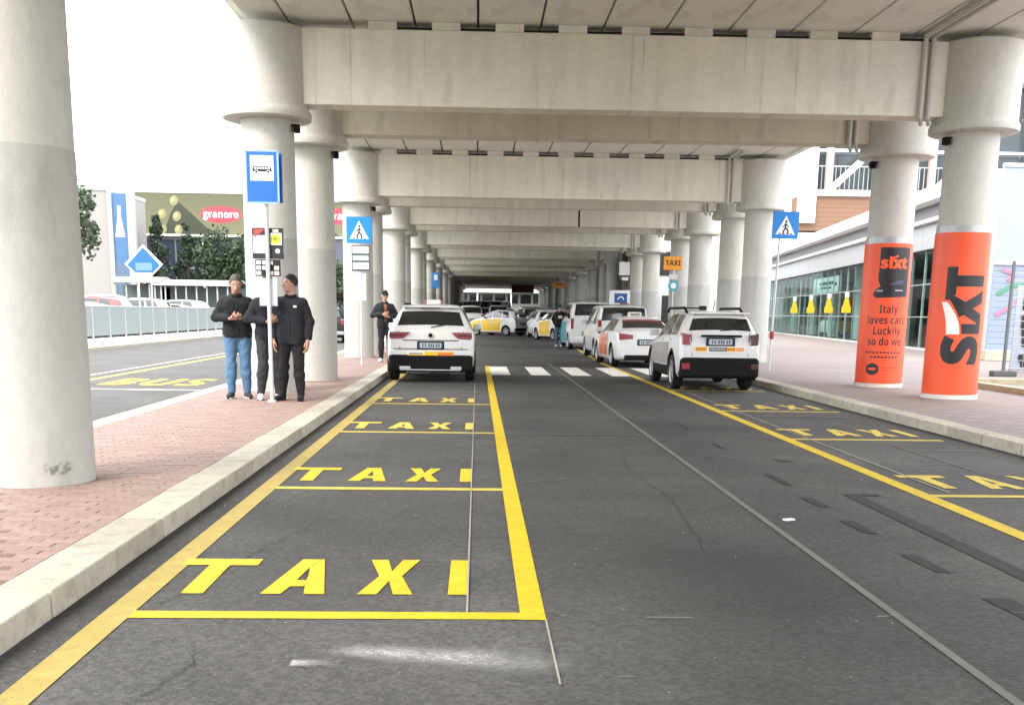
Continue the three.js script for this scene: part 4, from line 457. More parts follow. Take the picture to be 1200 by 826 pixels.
function person(label, pos, turn, o) {
  const t = thing('person', label, 'person', pos, turn, o.group), S = o.h / 1.8, V = (a, b, k) => a.map((x, i) => lerp(x, b[i], k));
  const j = o.j, hd = [0, 1.545, 0.0 + (o.lean || 0)], neck = [0, 1.5, -0.01];
  const sh = [[-0.172, 1.39, -0.005], [0.172, 1.39, -0.005]], bulk = o.bulk || 1;
  const arms = [0, 1].map(i => [sh[i], j.elbow[i], j.wrist[i]]), legs = [0, 1].map(i => [[(i ? 1 : -1) * 0.095, 0.92, 0], j.knee[i], j.ankle[i]]);
  const torso = r => [cap([-0.1, 1.33, 0], [0.1, 1.33, 0], 0.115 * r, 0.115 * r, 0.95), cap([0, 1.46, -0.015], [-0.15, 1.395, -0.01], 0.058 * r, 0.052 * r), cap([0, 1.46, -0.015], [0.15, 1.395, -0.01], 0.058 * r, 0.052 * r), cap([-0.07, 1.33, 0.01], [-0.06, 1.05, 0.015], 0.12 * r, 0.112 * r, 0.95), cap([0.07, 1.33, 0.01], [0.06, 1.05, 0.015], 0.12 * r, 0.112 * r, 0.95), cap([-0.06, 1.05, 0.0], [0.06, 1.05, 0.0], 0.11 * r, 0.11 * r), cap([-0.07, 0.95, -0.005], [0.07, 0.95, -0.005], 0.115 * r, 0.115 * r), cap([0, 1.38, -0.01], neck, 0.085 * r, 0.06)];
  const armCaps = (r, add) => arms.flatMap(([a, b, c]) => [cap(a, b, 0.056 * r + add, 0.043 * r + add), cap(b, c, 0.044 * r + add, 0.03 * r + add)]);
  const legCaps = (r, add) => legs.flatMap(([a, b, c]) => [cap(a, b, 0.088 * r + add, 0.056 * r + add), cap(V(a, b, 1), V(b, c, 0.35), 0.055 * r + add, 0.056 * r + add), cap(V(b, c, 0.35), c, 0.056 * r + add, 0.037 * r + add)]);
  // skin: one continuous body (field), head and hands from finer grids
  const geos = []; const bodyF = uni([...torso(0.9), ...armCaps(1, -0.008), ...legCaps(1, -0.012)], 0.025);
  geos.push(surfaceNets(bodyF, [-0.55, 0.04, -0.35], [0.55, 1.53, 0.5], 0.016));
  const hm = new THREE.Matrix4().compose(new THREE.Vector3(...hd), new THREE.Quaternion().setFromEuler(new THREE.Euler(o.look[0], o.look[1], o.look[2] || 0, 'YXZ')), new THREE.Vector3(1.06, 1.06, 1.06)); geos.push(headGeo.clone().applyMatrix4(hm));
  [0, 1].forEach(i => { const [, b, c] = arms[i], d = new THREE.Vector3(...c).sub(new THREE.Vector3(...b)).normalize(), y = j.hdir ? new THREE.Vector3(...j.hdir[i]).normalize() : d, pn = new THREE.Vector3(...j.palm[i]), x = new THREE.Vector3().crossVectors(y, pn).normalize(), z = new THREE.Vector3().crossVectors(x, y); let g = handGeos[j.hand[i]].clone(); if (i === 0) { g.scale(-1, 1, 1); const ix = g.index.array; for (let k = 0; k < ix.length; k += 3) { const q = ix[k]; ix[k] = ix[k + 1]; ix[k + 1] = q; } g.computeVertexNormals(); } g.applyMatrix4(new THREE.Matrix4().makeBasis(x, y, z).setPosition(c[0] + d.x * 0.02, c[1] + d.y * 0.02, c[2] + d.z * 0.02)); geos.push(g); });
  const cols = geos.map((g, gi) => { const c = new Float32Array(g.attributes.position.count * 3), p = g.attributes.position, inv = hm.clone().invert(), v = new THREE.Vector3(); for (let i = 0; i < p.count; i++) { let k = [0.42, 0.235, 0.17]; v.fromBufferAttribute(p, i); if (gi === 1) { v.applyMatrix4(inv); if (v.z > 0.06) { const ex = Math.abs(Math.abs(v.x) - 0.031); if (Math.hypot(ex, v.y - 0.114) < 0.011 && v.z > 0.074) k = Math.hypot(ex, v.y - 0.114) < 0.0055 ? [0.03, 0.02, 0.015] : [0.62, 0.58, 0.54]; else if (ex < 0.02 && Math.abs(v.y - 0.137 + ex * 0.15) < 0.005) k = [0.1, 0.06, 0.045]; else if (Math.abs(v.x) < 0.023 && v.y > 0.026 && v.y < 0.05 && v.z > 0.078) k = [0.42, 0.17, 0.14]; } } c.set(k.map(q => q * (o.skin || 1)), i * 3); } g.setAttribute('color', new THREE.BufferAttribute(c, 3)); return g; });
  part('body', merge(cols), skinMat, t);
  // clothes
  const wr = (x, y, z) => 0.012 * n3(x * 9 + y * 5, y * 12 + x * 9, z * 9) + 0.009 * n3(x * 22 + y * 16, y * 26 - x * 18, z * 20);
  const hem = o.hem || 0.86, jf = uni([...torso(1.1 * bulk), cap([-0.075, 0.98, 0], [-0.075, hem, 0.0], 0.125 * bulk, 0.118 * bulk), cap([0.075, 0.98, 0], [0.075, hem, 0.0], 0.125 * bulk, 0.118 * bulk), ...armCaps(1.12, 0.016 * bulk)], 0.03), collar = o.collar || 1.525;
  const wristCut = arms.map(([, b, c]) => { const d = new THREE.Vector3(...c).sub(new THREE.Vector3(...b)).normalize(); return [d, d.dot(new THREE.Vector3(...c)) - 0.005, c]; });
  const jg = surfaceNets((x, y, z) => { let d = jf(x, y, z) + wr(x, y, z); d = Math.max(d, y - collar + 0.25 * Math.max(0, z)); d = Math.max(d, hem - y); for (const [dd, k, c] of wristCut) if (Math.hypot(x - c[0], y - c[1], z - c[2]) < 0.13) d = Math.max(d, dd.x * x + dd.y * y + dd.z * z - k); if (o.open) { const v = Math.abs(x - 0.0) - (0.02 + 0.03 * sstep(1.2, 1.5, y)); if (z > 0.05) d = Math.max(d, -v); } return d; }, [-0.6, hem - 0.03, -0.3], [0.6, 1.55, 0.5], 0.0125);
  const jk = part('jacket', jg, o.jacket, t);
  part('collar', new THREE.TorusGeometry(0.072, 0.017, 10, 30).rotateX(Math.PI / 2 + 0.25).translate(0, 1.5, 0.0), o.trim || o.jacket, jk);
  if (!o.open) part('zip', rbox(0.012, 0.5, 0.012, 0.004).rotateX(-0.03).translate(0.0, 1.2, 0.135 * (o.bulk || 1)), o.zip || M.greyCloth, jk);
  if (o.badge) part('chest_badge', rbox(0.05, 0.03, 0.01, 0.003).translate(0.1, 1.34, 0.135 * (o.bulk || 1)), M.paperLight, jk);
  if (o.shirt) part('shirt', surfaceNets((x, y, z) => Math.max(uni(torso(1.0), 0.03)(x, y, z), 0.9 - y, y - 1.47), [-0.3, 0.88, -0.2], [0.3, 1.5, 0.25], 0.0145), o.shirt, t);
  const tf = uni([cap([-0.065, 0.97, 0], [0.065, 0.97, 0], 0.118, 0.118), cap([-0.07, 0.93, 0], [0.07, 0.93, 0], 0.118, 0.118), ...legCaps(1.1, 0.014)], 0.03), foot = legs.map(l => l[2]);
  part('trousers', surfaceNets((x, y, z) => Math.max(tf(x, y, z) + 1.3 * wr(x, y * 0.8, z), y - 1.02, 0.075 - y), [-0.4, 0.05, -0.3], [0.4, 1.05, 0.35], 0.0125), o.trousers, t);
  foot.forEach((f, i) => { const a = j.toe[i], dx = Math.sin(a), dz = Math.cos(a); const sg = surfaceNets((x, y, z) => { const u = (x - f[0]) * dx + (z - f[2]) * dz, w = (x - f[0]) * dz - (z - f[2]) * dx; const p = [[-0.03, 0.05, 0.04], [0.04, 0.05, 0.042], [0.12, 0.035, 0.042], [0.17, 0.028, 0.036]]; let d = 1; for (let k = 0; k < 3; k++) d = smin(d, cap([0, p[k][1] + 0.0, p[k][0]], [0, p[k + 1][1], p[k + 1][0]], p[k][2], p[k + 1][2])(w, y, u), 0.02); d = smin(d, cap([0, 0.05, -0.01], [0, 0.12, -0.01], 0.044, 0.044)(w, y, u), 0.02); return Math.max(d, -y, y - 0.115); }, [f[0] - 0.26, -0.01, f[2] - 0.26], [f[0] + 0.26, 0.14, f[2] + 0.26], 0.009); const s = part('shoe', sg, o.shoes, t); part('sole', rbox(0.086, 0.02, 0.25, 0.009).rotateY(a).translate(f[0] + dx * 0.065, 0.0105, f[2] + dz * 0.065), o.sole || M.black, s); });
  const H = part(o.cap ? 'cap' : 'hair', (o.cap ? capHatGeo : hairGeo).clone().applyMatrix4(hm), o.hair, t); if (o.beard) part('beard', beardGeo.clone().applyMatrix4(hm), o.beard, t);
  t.scale.setScalar(S); return t;
}
const cloth = (c, k = 0.9, o = {}) => std(c, k, { map: txGrain, ...o });
M.paperLight = std([0.6, 0.6, 0.6], 0.6); M.denim = cloth([0.1, 0.2, 0.34]); M.blackCloth = cloth([0.0085, 0.0085, 0.0095]); M.navyCloth = cloth([0.0095, 0.011, 0.017]); M.greyCloth = cloth([0.035, 0.035, 0.038]); M.darkHair = std([0.012, 0.0095, 0.008], 0.7); M.greyHair = std([0.06, 0.052, 0.047], 0.7);
M.plaid = std([1, 1, 1], 0.9, { map: dtex(128, 128, 0.12, (u, v) => { const a = Math.floor(u * 4) % 2, b = Math.floor(v * 4) % 2; return [[0.75, 0.78, 0.85], [0.3, 0.36, 0.52], [0.1, 0.13, 0.25]][a + b]; }) });
const stand = (dx = 0) => ({ knee: [[-0.1, 0.5, 0.02], [0.105, 0.5, 0.02]], ankle: [[-0.115, 0.09, -0.01], [0.115, 0.09, -0.01]], toe: [-0.25, 0.25] });
person('man in blue jeans and black jacket looking down at a phone', [-3.72, 0.131, -17.62], 0.2, { h: 1.9, bulk: 1.1, hem: 0.88, jacket: M.blackCloth, trousers: M.denim, shoes: M.greyCloth, sole: M.whiteMetal, hair: M.greyHair, look: [0.38, 0.05], lean: 0.02, group: 'people waiting on the left pavement',
  j: { ...stand(), elbow: [[-0.3, 1.17, 0.02], [0.3, 1.17, 0.02]], wrist: [[-0.095, 1.16, 0.235], [0.095, 1.17, 0.235]], hand: ['hold', 'hold'], palm: [[0.5, 0.6, -0.3], [-0.5, 0.6, -0.3]], hdir: [[0.75, 0.1, 0.35], [-0.75, 0.1, 0.35]] } });
{ const ph = thing('mobile_phone', 'dark mobile phone in the hands of the man in jeans', 'phone', [-3.65, 0.131 + 1.27, -17.33], 0.2); const b = part('phone_body', rbox(0.15, 0.078, 0.01, 0.004).rotateX(-0.8), M.black, ph); }
person('man in dark trousers hidden behind the bus stop pole', [-3.2, 0.131, -17.45], 0.5, { h: 1.88, bulk: 1.08, hem: 0.86, open: true, jacket: M.navyCloth, shirt: M.plaid, trousers: M.greyCloth, shoes: M.whiteMetal, hair: M.darkHair, look: [0.05, 0.5], group: 'people waiting on the left pavement',
  j: { knee: [[-0.11, 0.5, 0.03], [0.1, 0.5, 0.02]], ankle: [[-0.15, 0.09, -0.01], [0.12, 0.09, 0.02]], toe: [-0.35, 0.3], elbow: [[-0.31, 1.17, 0.0], [0.29, 1.17, 0.03]], wrist: [[-0.1, 1.14, 0.22], [0.09, 1.15, 0.22]], hand: ['hold', 'hold'], palm: [[0.5, 0.6, -0.3], [-0.5, 0.6, -0.3]], hdir: [[0.75, 0.15, 0.35], [-0.75, 0.2, 0.35]] } });
person('man in dark suit turning his head towards the bus stop pole', [-2.83, 0.131, -17.3], -0.12, { h: 1.9, bulk: 1.06, hem: 0.81, badge: true, jacket: M.navyCloth, trousers: M.blackCloth, shoes: M.blackCloth, hair: M.darkHair, look: [0.02, -0.85], group: 'people waiting on the left pavement',
  j: { knee: [[-0.12, 0.5, 0.03], [0.1, 0.5, 0.01]], ankle: [[-0.16, 0.09, 0.0], [0.11, 0.09, -0.01]], toe: [-0.35, 0.2], elbow: [[-0.26, 1.13, -0.02], [0.27, 1.12, -0.02]], wrist: [[-0.25, 0.88, 0.04], [0.26, 0.87, 0.06]], hand: ['relaxed', 'relaxed'], palm: [[1, 0, -0.2], [-1, 0, -0.2]] } });
person('man in cap and dark jacket beside the white taxi on the kerb', [-2.52, 0.131, -31.0], 0.12, { h: 1.92, bulk: 1.08, hem: 0.87, open: true, jacket: M.navyCloth, shirt: cloth([0.3, 0.12, 0.08]), trousers: M.navyCloth, shoes: M.whiteMetal, cap: true, hair: M.navyCloth, look: [0.12, 0.1], group: 'people waiting on the left pavement',
  j: { ...stand(), elbow: [[-0.31, 1.17, 0.0], [0.3, 1.16, 0.0]], wrist: [[-0.06, 1.2, 0.22], [0.09, 1.14, 0.2]], hand: ['hold', 'hold'], palm: [[0.4, 0.3, -0.7], [-0.5, 0.6, -0.3]], hdir: [[0.75, 0.15, 0.2], [-0.75, 0.15, 0.25]] } });
person('person in black jacket and jeans standing beside the tall white van', [3.72, 0, -51.2], 2.9, { h: 1.93, bulk: 1.1, hem: 0.82, jacket: M.blackCloth, trousers: cloth([0.12, 0.15, 0.2]), shoes: M.whiteMetal, hair: M.darkHair, look: [0.1, 0.2],
  j: { ...stand(), elbow: [[-0.28, 1.15, 0.02], [0.28, 1.15, 0.02]], wrist: [[-0.22, 0.92, 0.13], [0.22, 0.93, 0.15]], hand: ['relaxed', 'relaxed'], palm: [[1, 0, 0], [-1, 0, 0]] } });

// ---------------------------------------------------------------- signs and poles
M.dimmedWhite = std([0.36, 0.365, 0.36], 0.6);  // the white metal darkened in colour, offsets the bright open daylight
M.signBlue = std([0.02, 0.16, 0.55], 0.45); M.paperW = std([0.76, 0.78, 0.78], 0.6);
const quadM = draw => std([1, 1, 1], 0.45, { map: ctex(256, 256, draw) });
{ const t = thing('bus_stop_sign', 'tall bus stop pole with blue bus sign and boards, among waiting men', 'street sign', [-3.1, 0.131, -17], 0);
  part('pole', [cyl(0.03, 0.03, 3.5, 20).translate(0, 1.75, 0), cyl(0.06, 0.07, 0.03, 20).translate(0, 0.015, 0)], M.steelPale, t);
  for (const [dx, z, lab] of [[-0.035, 0.05, null], [0.02, -0.05, null]]) { const b = part('sign_board', rbox(0.44, 0.7, 0.03, 0.014, dx, 3.245, z), M.signBlue, t); if (z > 0) { part('sign_rim', [box(0.47, 0.025, 0.04, dx, 3.605, z), box(0.47, 0.025, 0.04, dx, 2.885, z), box(0.025, 0.72, 0.04, dx - 0.23, 3.245, z), box(0.025, 0.72, 0.04, dx + 0.23, 3.245, z)], std([0.35, 0.55, 0.78], 0.5), b);
      part('sign_print', new THREE.PlaneGeometry(0.38, 0.64).translate(dx, 3.245, z + 0.017), std([1, 1, 1], 0.4, { map: ctex(256, 430, (c, w, h) => { c.fillStyle = '#1668c8'; c.fillRect(0, 0, w, h); c.fillStyle = '#e9eef2'; c.fillRect(14, 14, w - 28, 236); c.fillStyle = '#20242c'; c.beginPath(); c.moveTo(44, 118); c.lineTo(200, 118); c.quadraticCurveTo(222, 122, 224, 152); c.lineTo(224, 166); c.lineTo(40, 166); c.lineTo(36, 140); c.fill(); c.fillStyle = '#e9eef2'; for (let i = 0; i < 6; i++) c.fillRect(52 + i * 27, 126, 20, 16); for (const x of [74, 190]) { c.fillStyle = '#e9eef2'; c.beginPath(); c.arc(x, 166, 17, 0, 7); c.fill(); c.fillStyle = '#20242c'; c.beginPath(); c.arc(x, 166, 11, 0, 7); c.fill(); } }) }), b); } }
  const p1 = part('notice_board', rbox(0.46, 0.44, 0.02, 0.006, 0.0, 2.32, -0.045), std([1, 1, 1], 0.5, { map: (() => { const x = ctex(256, 256, (c, w, h) => { c.fillStyle = '#23282a'; c.fillRect(0, 0, w, h); c.fillStyle = '#c9d2cf'; c.fillRect(8, 60, 104, 150); c.fillStyle = '#b1474a'; c.beginPath(); c.moveTo(10, 10); c.lineTo(108, 10); c.lineTo(20, 80); c.fill(); c.fillStyle = '#e8f0e0'; c.fillRect(150, 40, 92, 100); c.fillStyle = '#c6d13c'; c.beginPath(); c.arc(194, 92, 42, 0, 7); c.fill(); c.fillStyle = '#8f9f2a'; c.beginPath(); c.arc(190, 88, 16, 0, 7); c.fill(); c.fillStyle = '#d8dcd8'; c.fillRect(170, 10, 46, 24); c.beginPath(); c.arc(206, 190, 20, 0, 7); c.fill(); }); return x; })() }), t);
  { const uv = p1.geometry.attributes.uv; for (let i = 0; i < uv.count; i++) uv.setXY(i, (uv.getX(i) + 0.23) / 0.46, (uv.getY(i) - 2.1) / 0.44); }
  const p2 = part('route_board', rbox(0.37, 0.24, 0.02, 0.006, -0.01, 1.97, -0.045), M.black, t); for (let r = 0; r < 3; r++) for (let q = 0; q < 4; q++) if ((r + q) % 4 !== 3) part('route_card', rbox(0.07, 0.055, 0.006, 0.002, -0.145 + q * 0.088, 2.045 - r * 0.075, -0.033), M.paperW, p2);
  part('timetable', rbox(0.26, 0.4, 0.02, 0.006, -0.015, 1.62, -0.045), M.paperW, t);
}
const crossDraw = (c, w, h) => { c.fillStyle = '#1585d8'; c.fillRect(0, 0, w, h); c.fillStyle = '#f2f4f4'; c.beginPath(); c.moveTo(128, 36); c.lineTo(226, 218); c.lineTo(30, 218); c.fill(); c.fillStyle = '#15181c'; c.beginPath(); c.arc(130, 92, 11, 0, 7); c.fill(); c.lineCap = 'round'; c.strokeStyle = '#15181c'; c.lineWidth = 15; const l = (...p) => { c.beginPath(); c.moveTo(p[0], p[1]); for (let i = 2; i < p.length; i += 2) c.lineTo(p[i], p[i + 1]); c.stroke(); }; l(128, 112, 126, 150); l(126, 150, 104, 200); l(126, 150, 148, 172, 156, 202); c.lineWidth = 9; l(126, 116, 102, 148); l(130, 116, 154, 144); c.fillStyle = '#15181c'; for (let i = 0; i < 4; i++) c.fillRect(62 + i * 38, 206, 22, 10); };
{ const mat = quadM(crossDraw);
  const cs = (label, pos, top, s, o = 0) => { const t = thing('crossing_sign', label, 'street sign', pos, 0, 'pedestrian crossing signs'); part('pole', cyl(0.028, 0.028, top, 16).translate(0, top / 2, 0), M.steelPale, t); const b = part('sign_plate', rbox(s, s, 0.025, 0.01, o, top - s / 2 + 0.02, 0.04), M.signBlue, t); part('sign_print', new THREE.PlaneGeometry(s * 0.97, s * 0.97).translate(o, top - s / 2 + 0.02, 0.054), mat, b); return t; };
  const l = cs('blue crossing sign with timetable boards before the left columns', [-2.95, 0.131, -28.9], 3.64, 0.64, -0.02);
  const bd = part('timetable_board', rbox(0.46, 0.64, 0.03, 0.01, 0.01, 2.66, 0.04), std([0.09, 0.11, 0.12], 0.4), l); part('sheet', rbox(0.4, 0.17, 0.006, 0.002, 0.01, 2.86, 0.058), M.paperW, bd); part('sheet', rbox(0.4, 0.12, 0.006, 0.002, 0.01, 2.66, 0.058), std([0.5, 0.6, 0.68], 0.5), bd); part('sheet', rbox(0.4, 0.16, 0.006, 0.002, 0.01, 2.47, 0.058), M.paperW, bd);
  const pn = part('white_panel', rbox(0.27, 0.66, 0.02, 0.006, 0.0, 1.95, 0.04), M.paperW, l); part('printed_head', rbox(0.2, 0.05, 0.005, 0.002, 0, 2.24, 0.052), std([0.35, 0.42, 0.6], 0.6), pn); part('divider', rbox(0.25, 0.012, 0.005, 0.002, 0, 2.0, 0.052), M.greyCloth, pn);
  const r = cs('blue crossing sign on a grey pole before the glazed terminal', [7.45, 0.131, -28.4], 3.9, 0.66, 0.12); r.rotation.z = -0.02; part('red_marker', rbox(0.1, 0.2, 0.1, 0.03, 0.0, 0.9, 0.0), std([0.3, 0.02, 0.02], 0.5), r);
}
{ const t = thing('taxi_stand_sign', 'orange TAXI sign on a pole before the right columns', 'street sign', [7.42, 0.131, -43], 0);
  part('pole', cyl(0.03, 0.03, 3.1, 14).translate(0, 1.55, 0), M.steelPale, t); const b = part('orange_board', rbox(0.7, 0.5, 0.1, 0.02, -0.04, 3.28, 0), std([0.8, 0.33, 0.02], 0.5), t);
  const g = new THREE.ShapeGeometry(font.generateShapes('TAXI', 0.19)); g.computeBoundingBox(); g.translate(-(g.boundingBox.max.x) / 2 - 0.04, 3.2, 0.056); part('lettering', muv(g), M.black, b);
  const d = part('round_sign', cyl(0.2, 0.2, 0.03, 28).rotateX(Math.PI / 2).translate(0, 2.45, 0.04), std([0.04, 0.35, 0.42], 0.5), t); part('sign_symbol', cyl(0.11, 0.11, 0.012, 24).rotateX(Math.PI / 2).translate(0, 2.45, 0.056), M.paperW, d); part('upper_plate', rbox(0.32, 0.2, 0.03, 0.01, -0.02, 2.78, 0.04), M.steelPale, t);
}
{ const t = thing('blue_info_board', 'white framed board with blue picture behind the vans', 'sign', [6.9, 0.131, -55], 0); part('leg', rod([-0.35, 0, 0], [-0.35, 1.85, 0], 0.025), M.steelPale, t); part('leg', rod([0.35, 0, 0], [0.35, 1.85, 0], 0.025), M.steelPale, t); const b = part('board', rbox(1.0, 0.66, 0.05, 0.02, 0, 2.17, 0), M.whiteMetal, t); const pr = part('blue_print', rbox(0.62, 0.46, 0.01, 0.003, 0.06, 2.13, 0.028), std([0.02, 0.09, 0.3], 0.5), b); part('arch', new THREE.TorusGeometry(0.13, 0.035, 8, 24, Math.PI).translate(0.06, 2.06, 0.03), M.paperW, b); }
{ const t = thing('hanging_notice', 'white notice panel hung between the right columns', 'sign', [7.48, 3.45, -58], 0); part('panel', rbox(0.55, 0.66, 0.05, 0.02, 0, 0.33, 0), M.paperW, t); part('small_panel', rbox(0.34, 0.16, 0.04, 0.01, 0.05, -0.18, 0), M.paperW, t); part('hanger', [rod([-0.2, -0.2, -0.03], [-0.2, 1.33, -0.03], 0.012), rod([0.2, -0.2, -0.03], [0.2, 1.33, -0.03], 0.012)], M.steel, t); }
{ const t = thing('orange_hanging_sign', 'orange sign hung above the far right pavement', 'sign', [6.6, 3.75, -92], 0); part('board', rbox(0.95, 0.5, 0.1, 0.02, 0, 0, 0), std([0.6, 0.25, 0.06], 0.5), t); part('stripe', rbox(0.7, 0.07, 0.012, 0.004, 0, 0.05, 0.055), M.greyCloth, t); part('hanger', [rod([-0.35, 0.2, 0], [-0.35, 1.03, 0], 0.015), rod([0.35, 0.2, 0], [0.35, 1.03, 0], 0.015)], M.steel, t); }
{ const t = thing('red_gantry_sign', 'dark red sign panel across the far end of the road', 'sign', [5.2, 4.05, -131], 0); part('board', rbox(2.6, 0.9, 0.15, 0.03, 0, 0.15, 0), std([0.16, 0.045, 0.03], 0.6), t); part('rim', rbox(2.7, 0.08, 0.2, 0.02, 0, 0.6, 0), std([0.25, 0.08, 0.05], 0.6), t); part('hanger', [rod([-1, 0.5, 0], [-1, 0.74, 0], 0.03), rod([1, 0.5, 0], [1, 0.74, 0], 0.03)], M.steel, t); }
{ const t = thing('blue_column_sign', 'small blue sign fixed beside the far left columns', 'sign', [-2.3, 3.2, -63], 0); part('board', rbox(0.5, 0.85, 0.05, 0.02), std([0.05, 0.2, 0.48], 0.5), t); part('symbol', rbox(0.2, 0.3, 0.012, 0.004, 0, 0.15, 0.028), M.paperW, t); part('bracket', rod([-0.6, 0, -0.04], [0.2, 0, -0.04], 0.02), M.steel, t); }
for (const [i, [x, z, s]] of [[-3.5, -19.53, 1], [-3.24, -22.63, 1], [-3.55, -34.05, 1], [8.36, -19.53, -1], [8.2, -22.63, -1]].entries()) { const t = thing('floodlight', ['small dark floodlight under the capital above the bus stop', 'small dark floodlight on the column behind the man in suit', 'small dark floodlight above the left crossing sign', 'small dark floodlight above the vertical lettering column', 'small dark floodlight above the car poster column'][i], 'lamp', [x + s * 0.5, 4.42, z + 0.12], 0, 'floodlights on the columns'); part('housing', rbox(0.1, 0.13, 0.14, 0.02), M.plastic, t); part('bracket', rod([-s * 0.1, 0.06, 0], [0, 0.03, 0], 0.018), M.plastic, t); }
{ const t = thing('paper_scrap', 'scrap of white paper lying on the driving lane', 'litter', [2.35, 0.004, -8.12], 0.4); part('sheet', rbox(0.085, 0.012, 0.05, 0.003, 0, 0.006, 0), M.paperW, t); }

// ---------------------------------------------------------------- left background: fence, car park, trees, buildings
{ const lot = struct('car_park', span(-60, -14.9, -0.05, 0.4, -100, -30), M.ground, 'raised pale car park behind the translucent fence', 'car park');
  struct('far_pavement', span(-14.75, -13.4, -0.05, 0.11, -170, 14), M.kerb[0], 'pale kerb strip along the far side of the bus road', 'pavement');
  const f = thing('panel_fence', 'low pale translucent panel fence beyond the bus road', 'fence', [-14.5, 0.11, 0], 0);
  const pm = new THREE.MeshPhysicalMaterial({ color: lin(0.34, 0.39, 0.41), roughness: 0.5, transmission: 0.2 }), gp = rbox(0.025, 1.08, 1.94, 0.008), gb = rbox(0.1, 0.2, 1.97, 0.02), gpo = rbox(0.05, 1.36, 0.05, 0.01);
  for (let i = 0; i < 40; i++) { const z = -25 - i * 2; for (const [n, g, m, y] of [['fence_panel', gp, pm, 0.85], ['base_block', gb, M.whiteMetal, 0.11]]) { const p = part(n, g, m, f); p.position.set(0, y, z - 1); } const p = part('fence_post', gpo, M.steelPale, f); p.position.set(0.03, 0.68, z); }
  part('top_rail', rbox(0.05, 0.05, 80, 0.01, 0, 1.415, -65), M.steelPale, f);
}
{ const colr = [[M.carRed, 'red', 'hatch', -18.6, -54.5], [M.carWhite, 'white', 'suv', -19.4, -62], [M.carWhite, 'white', 'hatch', -17.9, -59], [M.carSilver, 'silver', 'hatch', -17.6, -66], [M.carWhite, 'white', 'sedan', -17.6, -72], [M.carSilver, 'silver', 'suv', -17.7, -78]];
  const words = ['red car at the left end of the row behind the fence', 'white sport utility car behind the fence, second of the row', 'white hatchback behind the fence, nearest the tall blue sign', 'silver hatchback parked behind the fence, left of the man in jeans', 'white saloon parked behind the fence beyond the silver hatchback', 'silver sport utility car farthest along the fence'];
  colr.forEach(([m, , kind, x, z], i) => makeCar('parked_car', words[i], 'car', 'cars parked behind the panel fence', { kind, L: 4.3, W: 1.78, wr: 0.32, wb: 2.6, paint: m, far: true, kH: 1.06, noHandles: true, windows: kind === 'suv' ? [[-0.2, -0.03, -0.1, -0.04], [-0.015, 0.2, -0.015, 0.19], [0.22, 0.38, 0.21, 0.35]] : kind === 'sedan' ? [[-0.17, 0.0, -0.06, -0.01], [0.015, 0.17, 0.01, 0.15]] : hatchWin, windshield: kind === 'suv' ? [-0.225, -0.1] : [-0.2, -0.07], rearGlass: kind === 'suv' ? [0.453, 0.4745, 0.95] : kind === 'hatch' ? [0.43, 0.4655, 0.93] : [0.3, 0.41, 0.93] }, [x, 0.4, z], [1.5, -1.3, 1.7, 1.45, -1.5, 1.6][i])); }
{ const c = makeCar('black_car', 'black car with red tail light seen between two left columns', 'car', null, { kind: 'suv', L: 4.3, W: 1.8, wr: 0.34, wb: 2.6, paint: std([0.012, 0.012, 0.014], 0.55), windows: [[-0.2, -0.03, -0.1, -0.04], [-0.015, 0.2, -0.015, 0.19], [0.22, 0.38, 0.21, 0.35]], windshield: [-0.225, -0.1], rearGlass: [0.453, 0.4745, 0.9], plate: [0.8, 0.5] }, [-7.25, 0, -55], 0.12); for (const s of [-1, 1]) part('tail_light', rbox(0.22, 0.3, 0.16, 0.05, s * 0.74, 0.95, 2.1), M.lampRed, c.t); part('rear_bumper', rbox(1.6, 0.2, 0.2, 0.06, 0, 0.45, 2.07), M.steel, c.t); }
{ const c = makeCar('silver_car', 'pale car parked far along the bus road beyond the black one', 'car', null, { kind: 'suv', L: 4.3, W: 1.8, wr: 0.34, wb: 2.6, paint: M.carSilver, windows: [[-0.2, -0.03, -0.1, -0.04], [-0.015, 0.2, -0.015, 0.19], [0.22, 0.38, 0.21, 0.35]], windshield: [-0.225, -0.1], rearGlass: [0.453, 0.4745, 0.9] }, [-8.9, 0, -66], 0.1); part('roof_box', rbox(0.8, 0.3, 1.6, 0.12, 0, 1.85, 0.2), M.carWhite, c.t); }
const leafMats = [[0.045, 0.07, 0.035], [0.055, 0.085, 0.045], [0.035, 0.058, 0.034]].map(c => std(c, 0.8, { side: THREE.DoubleSide }));
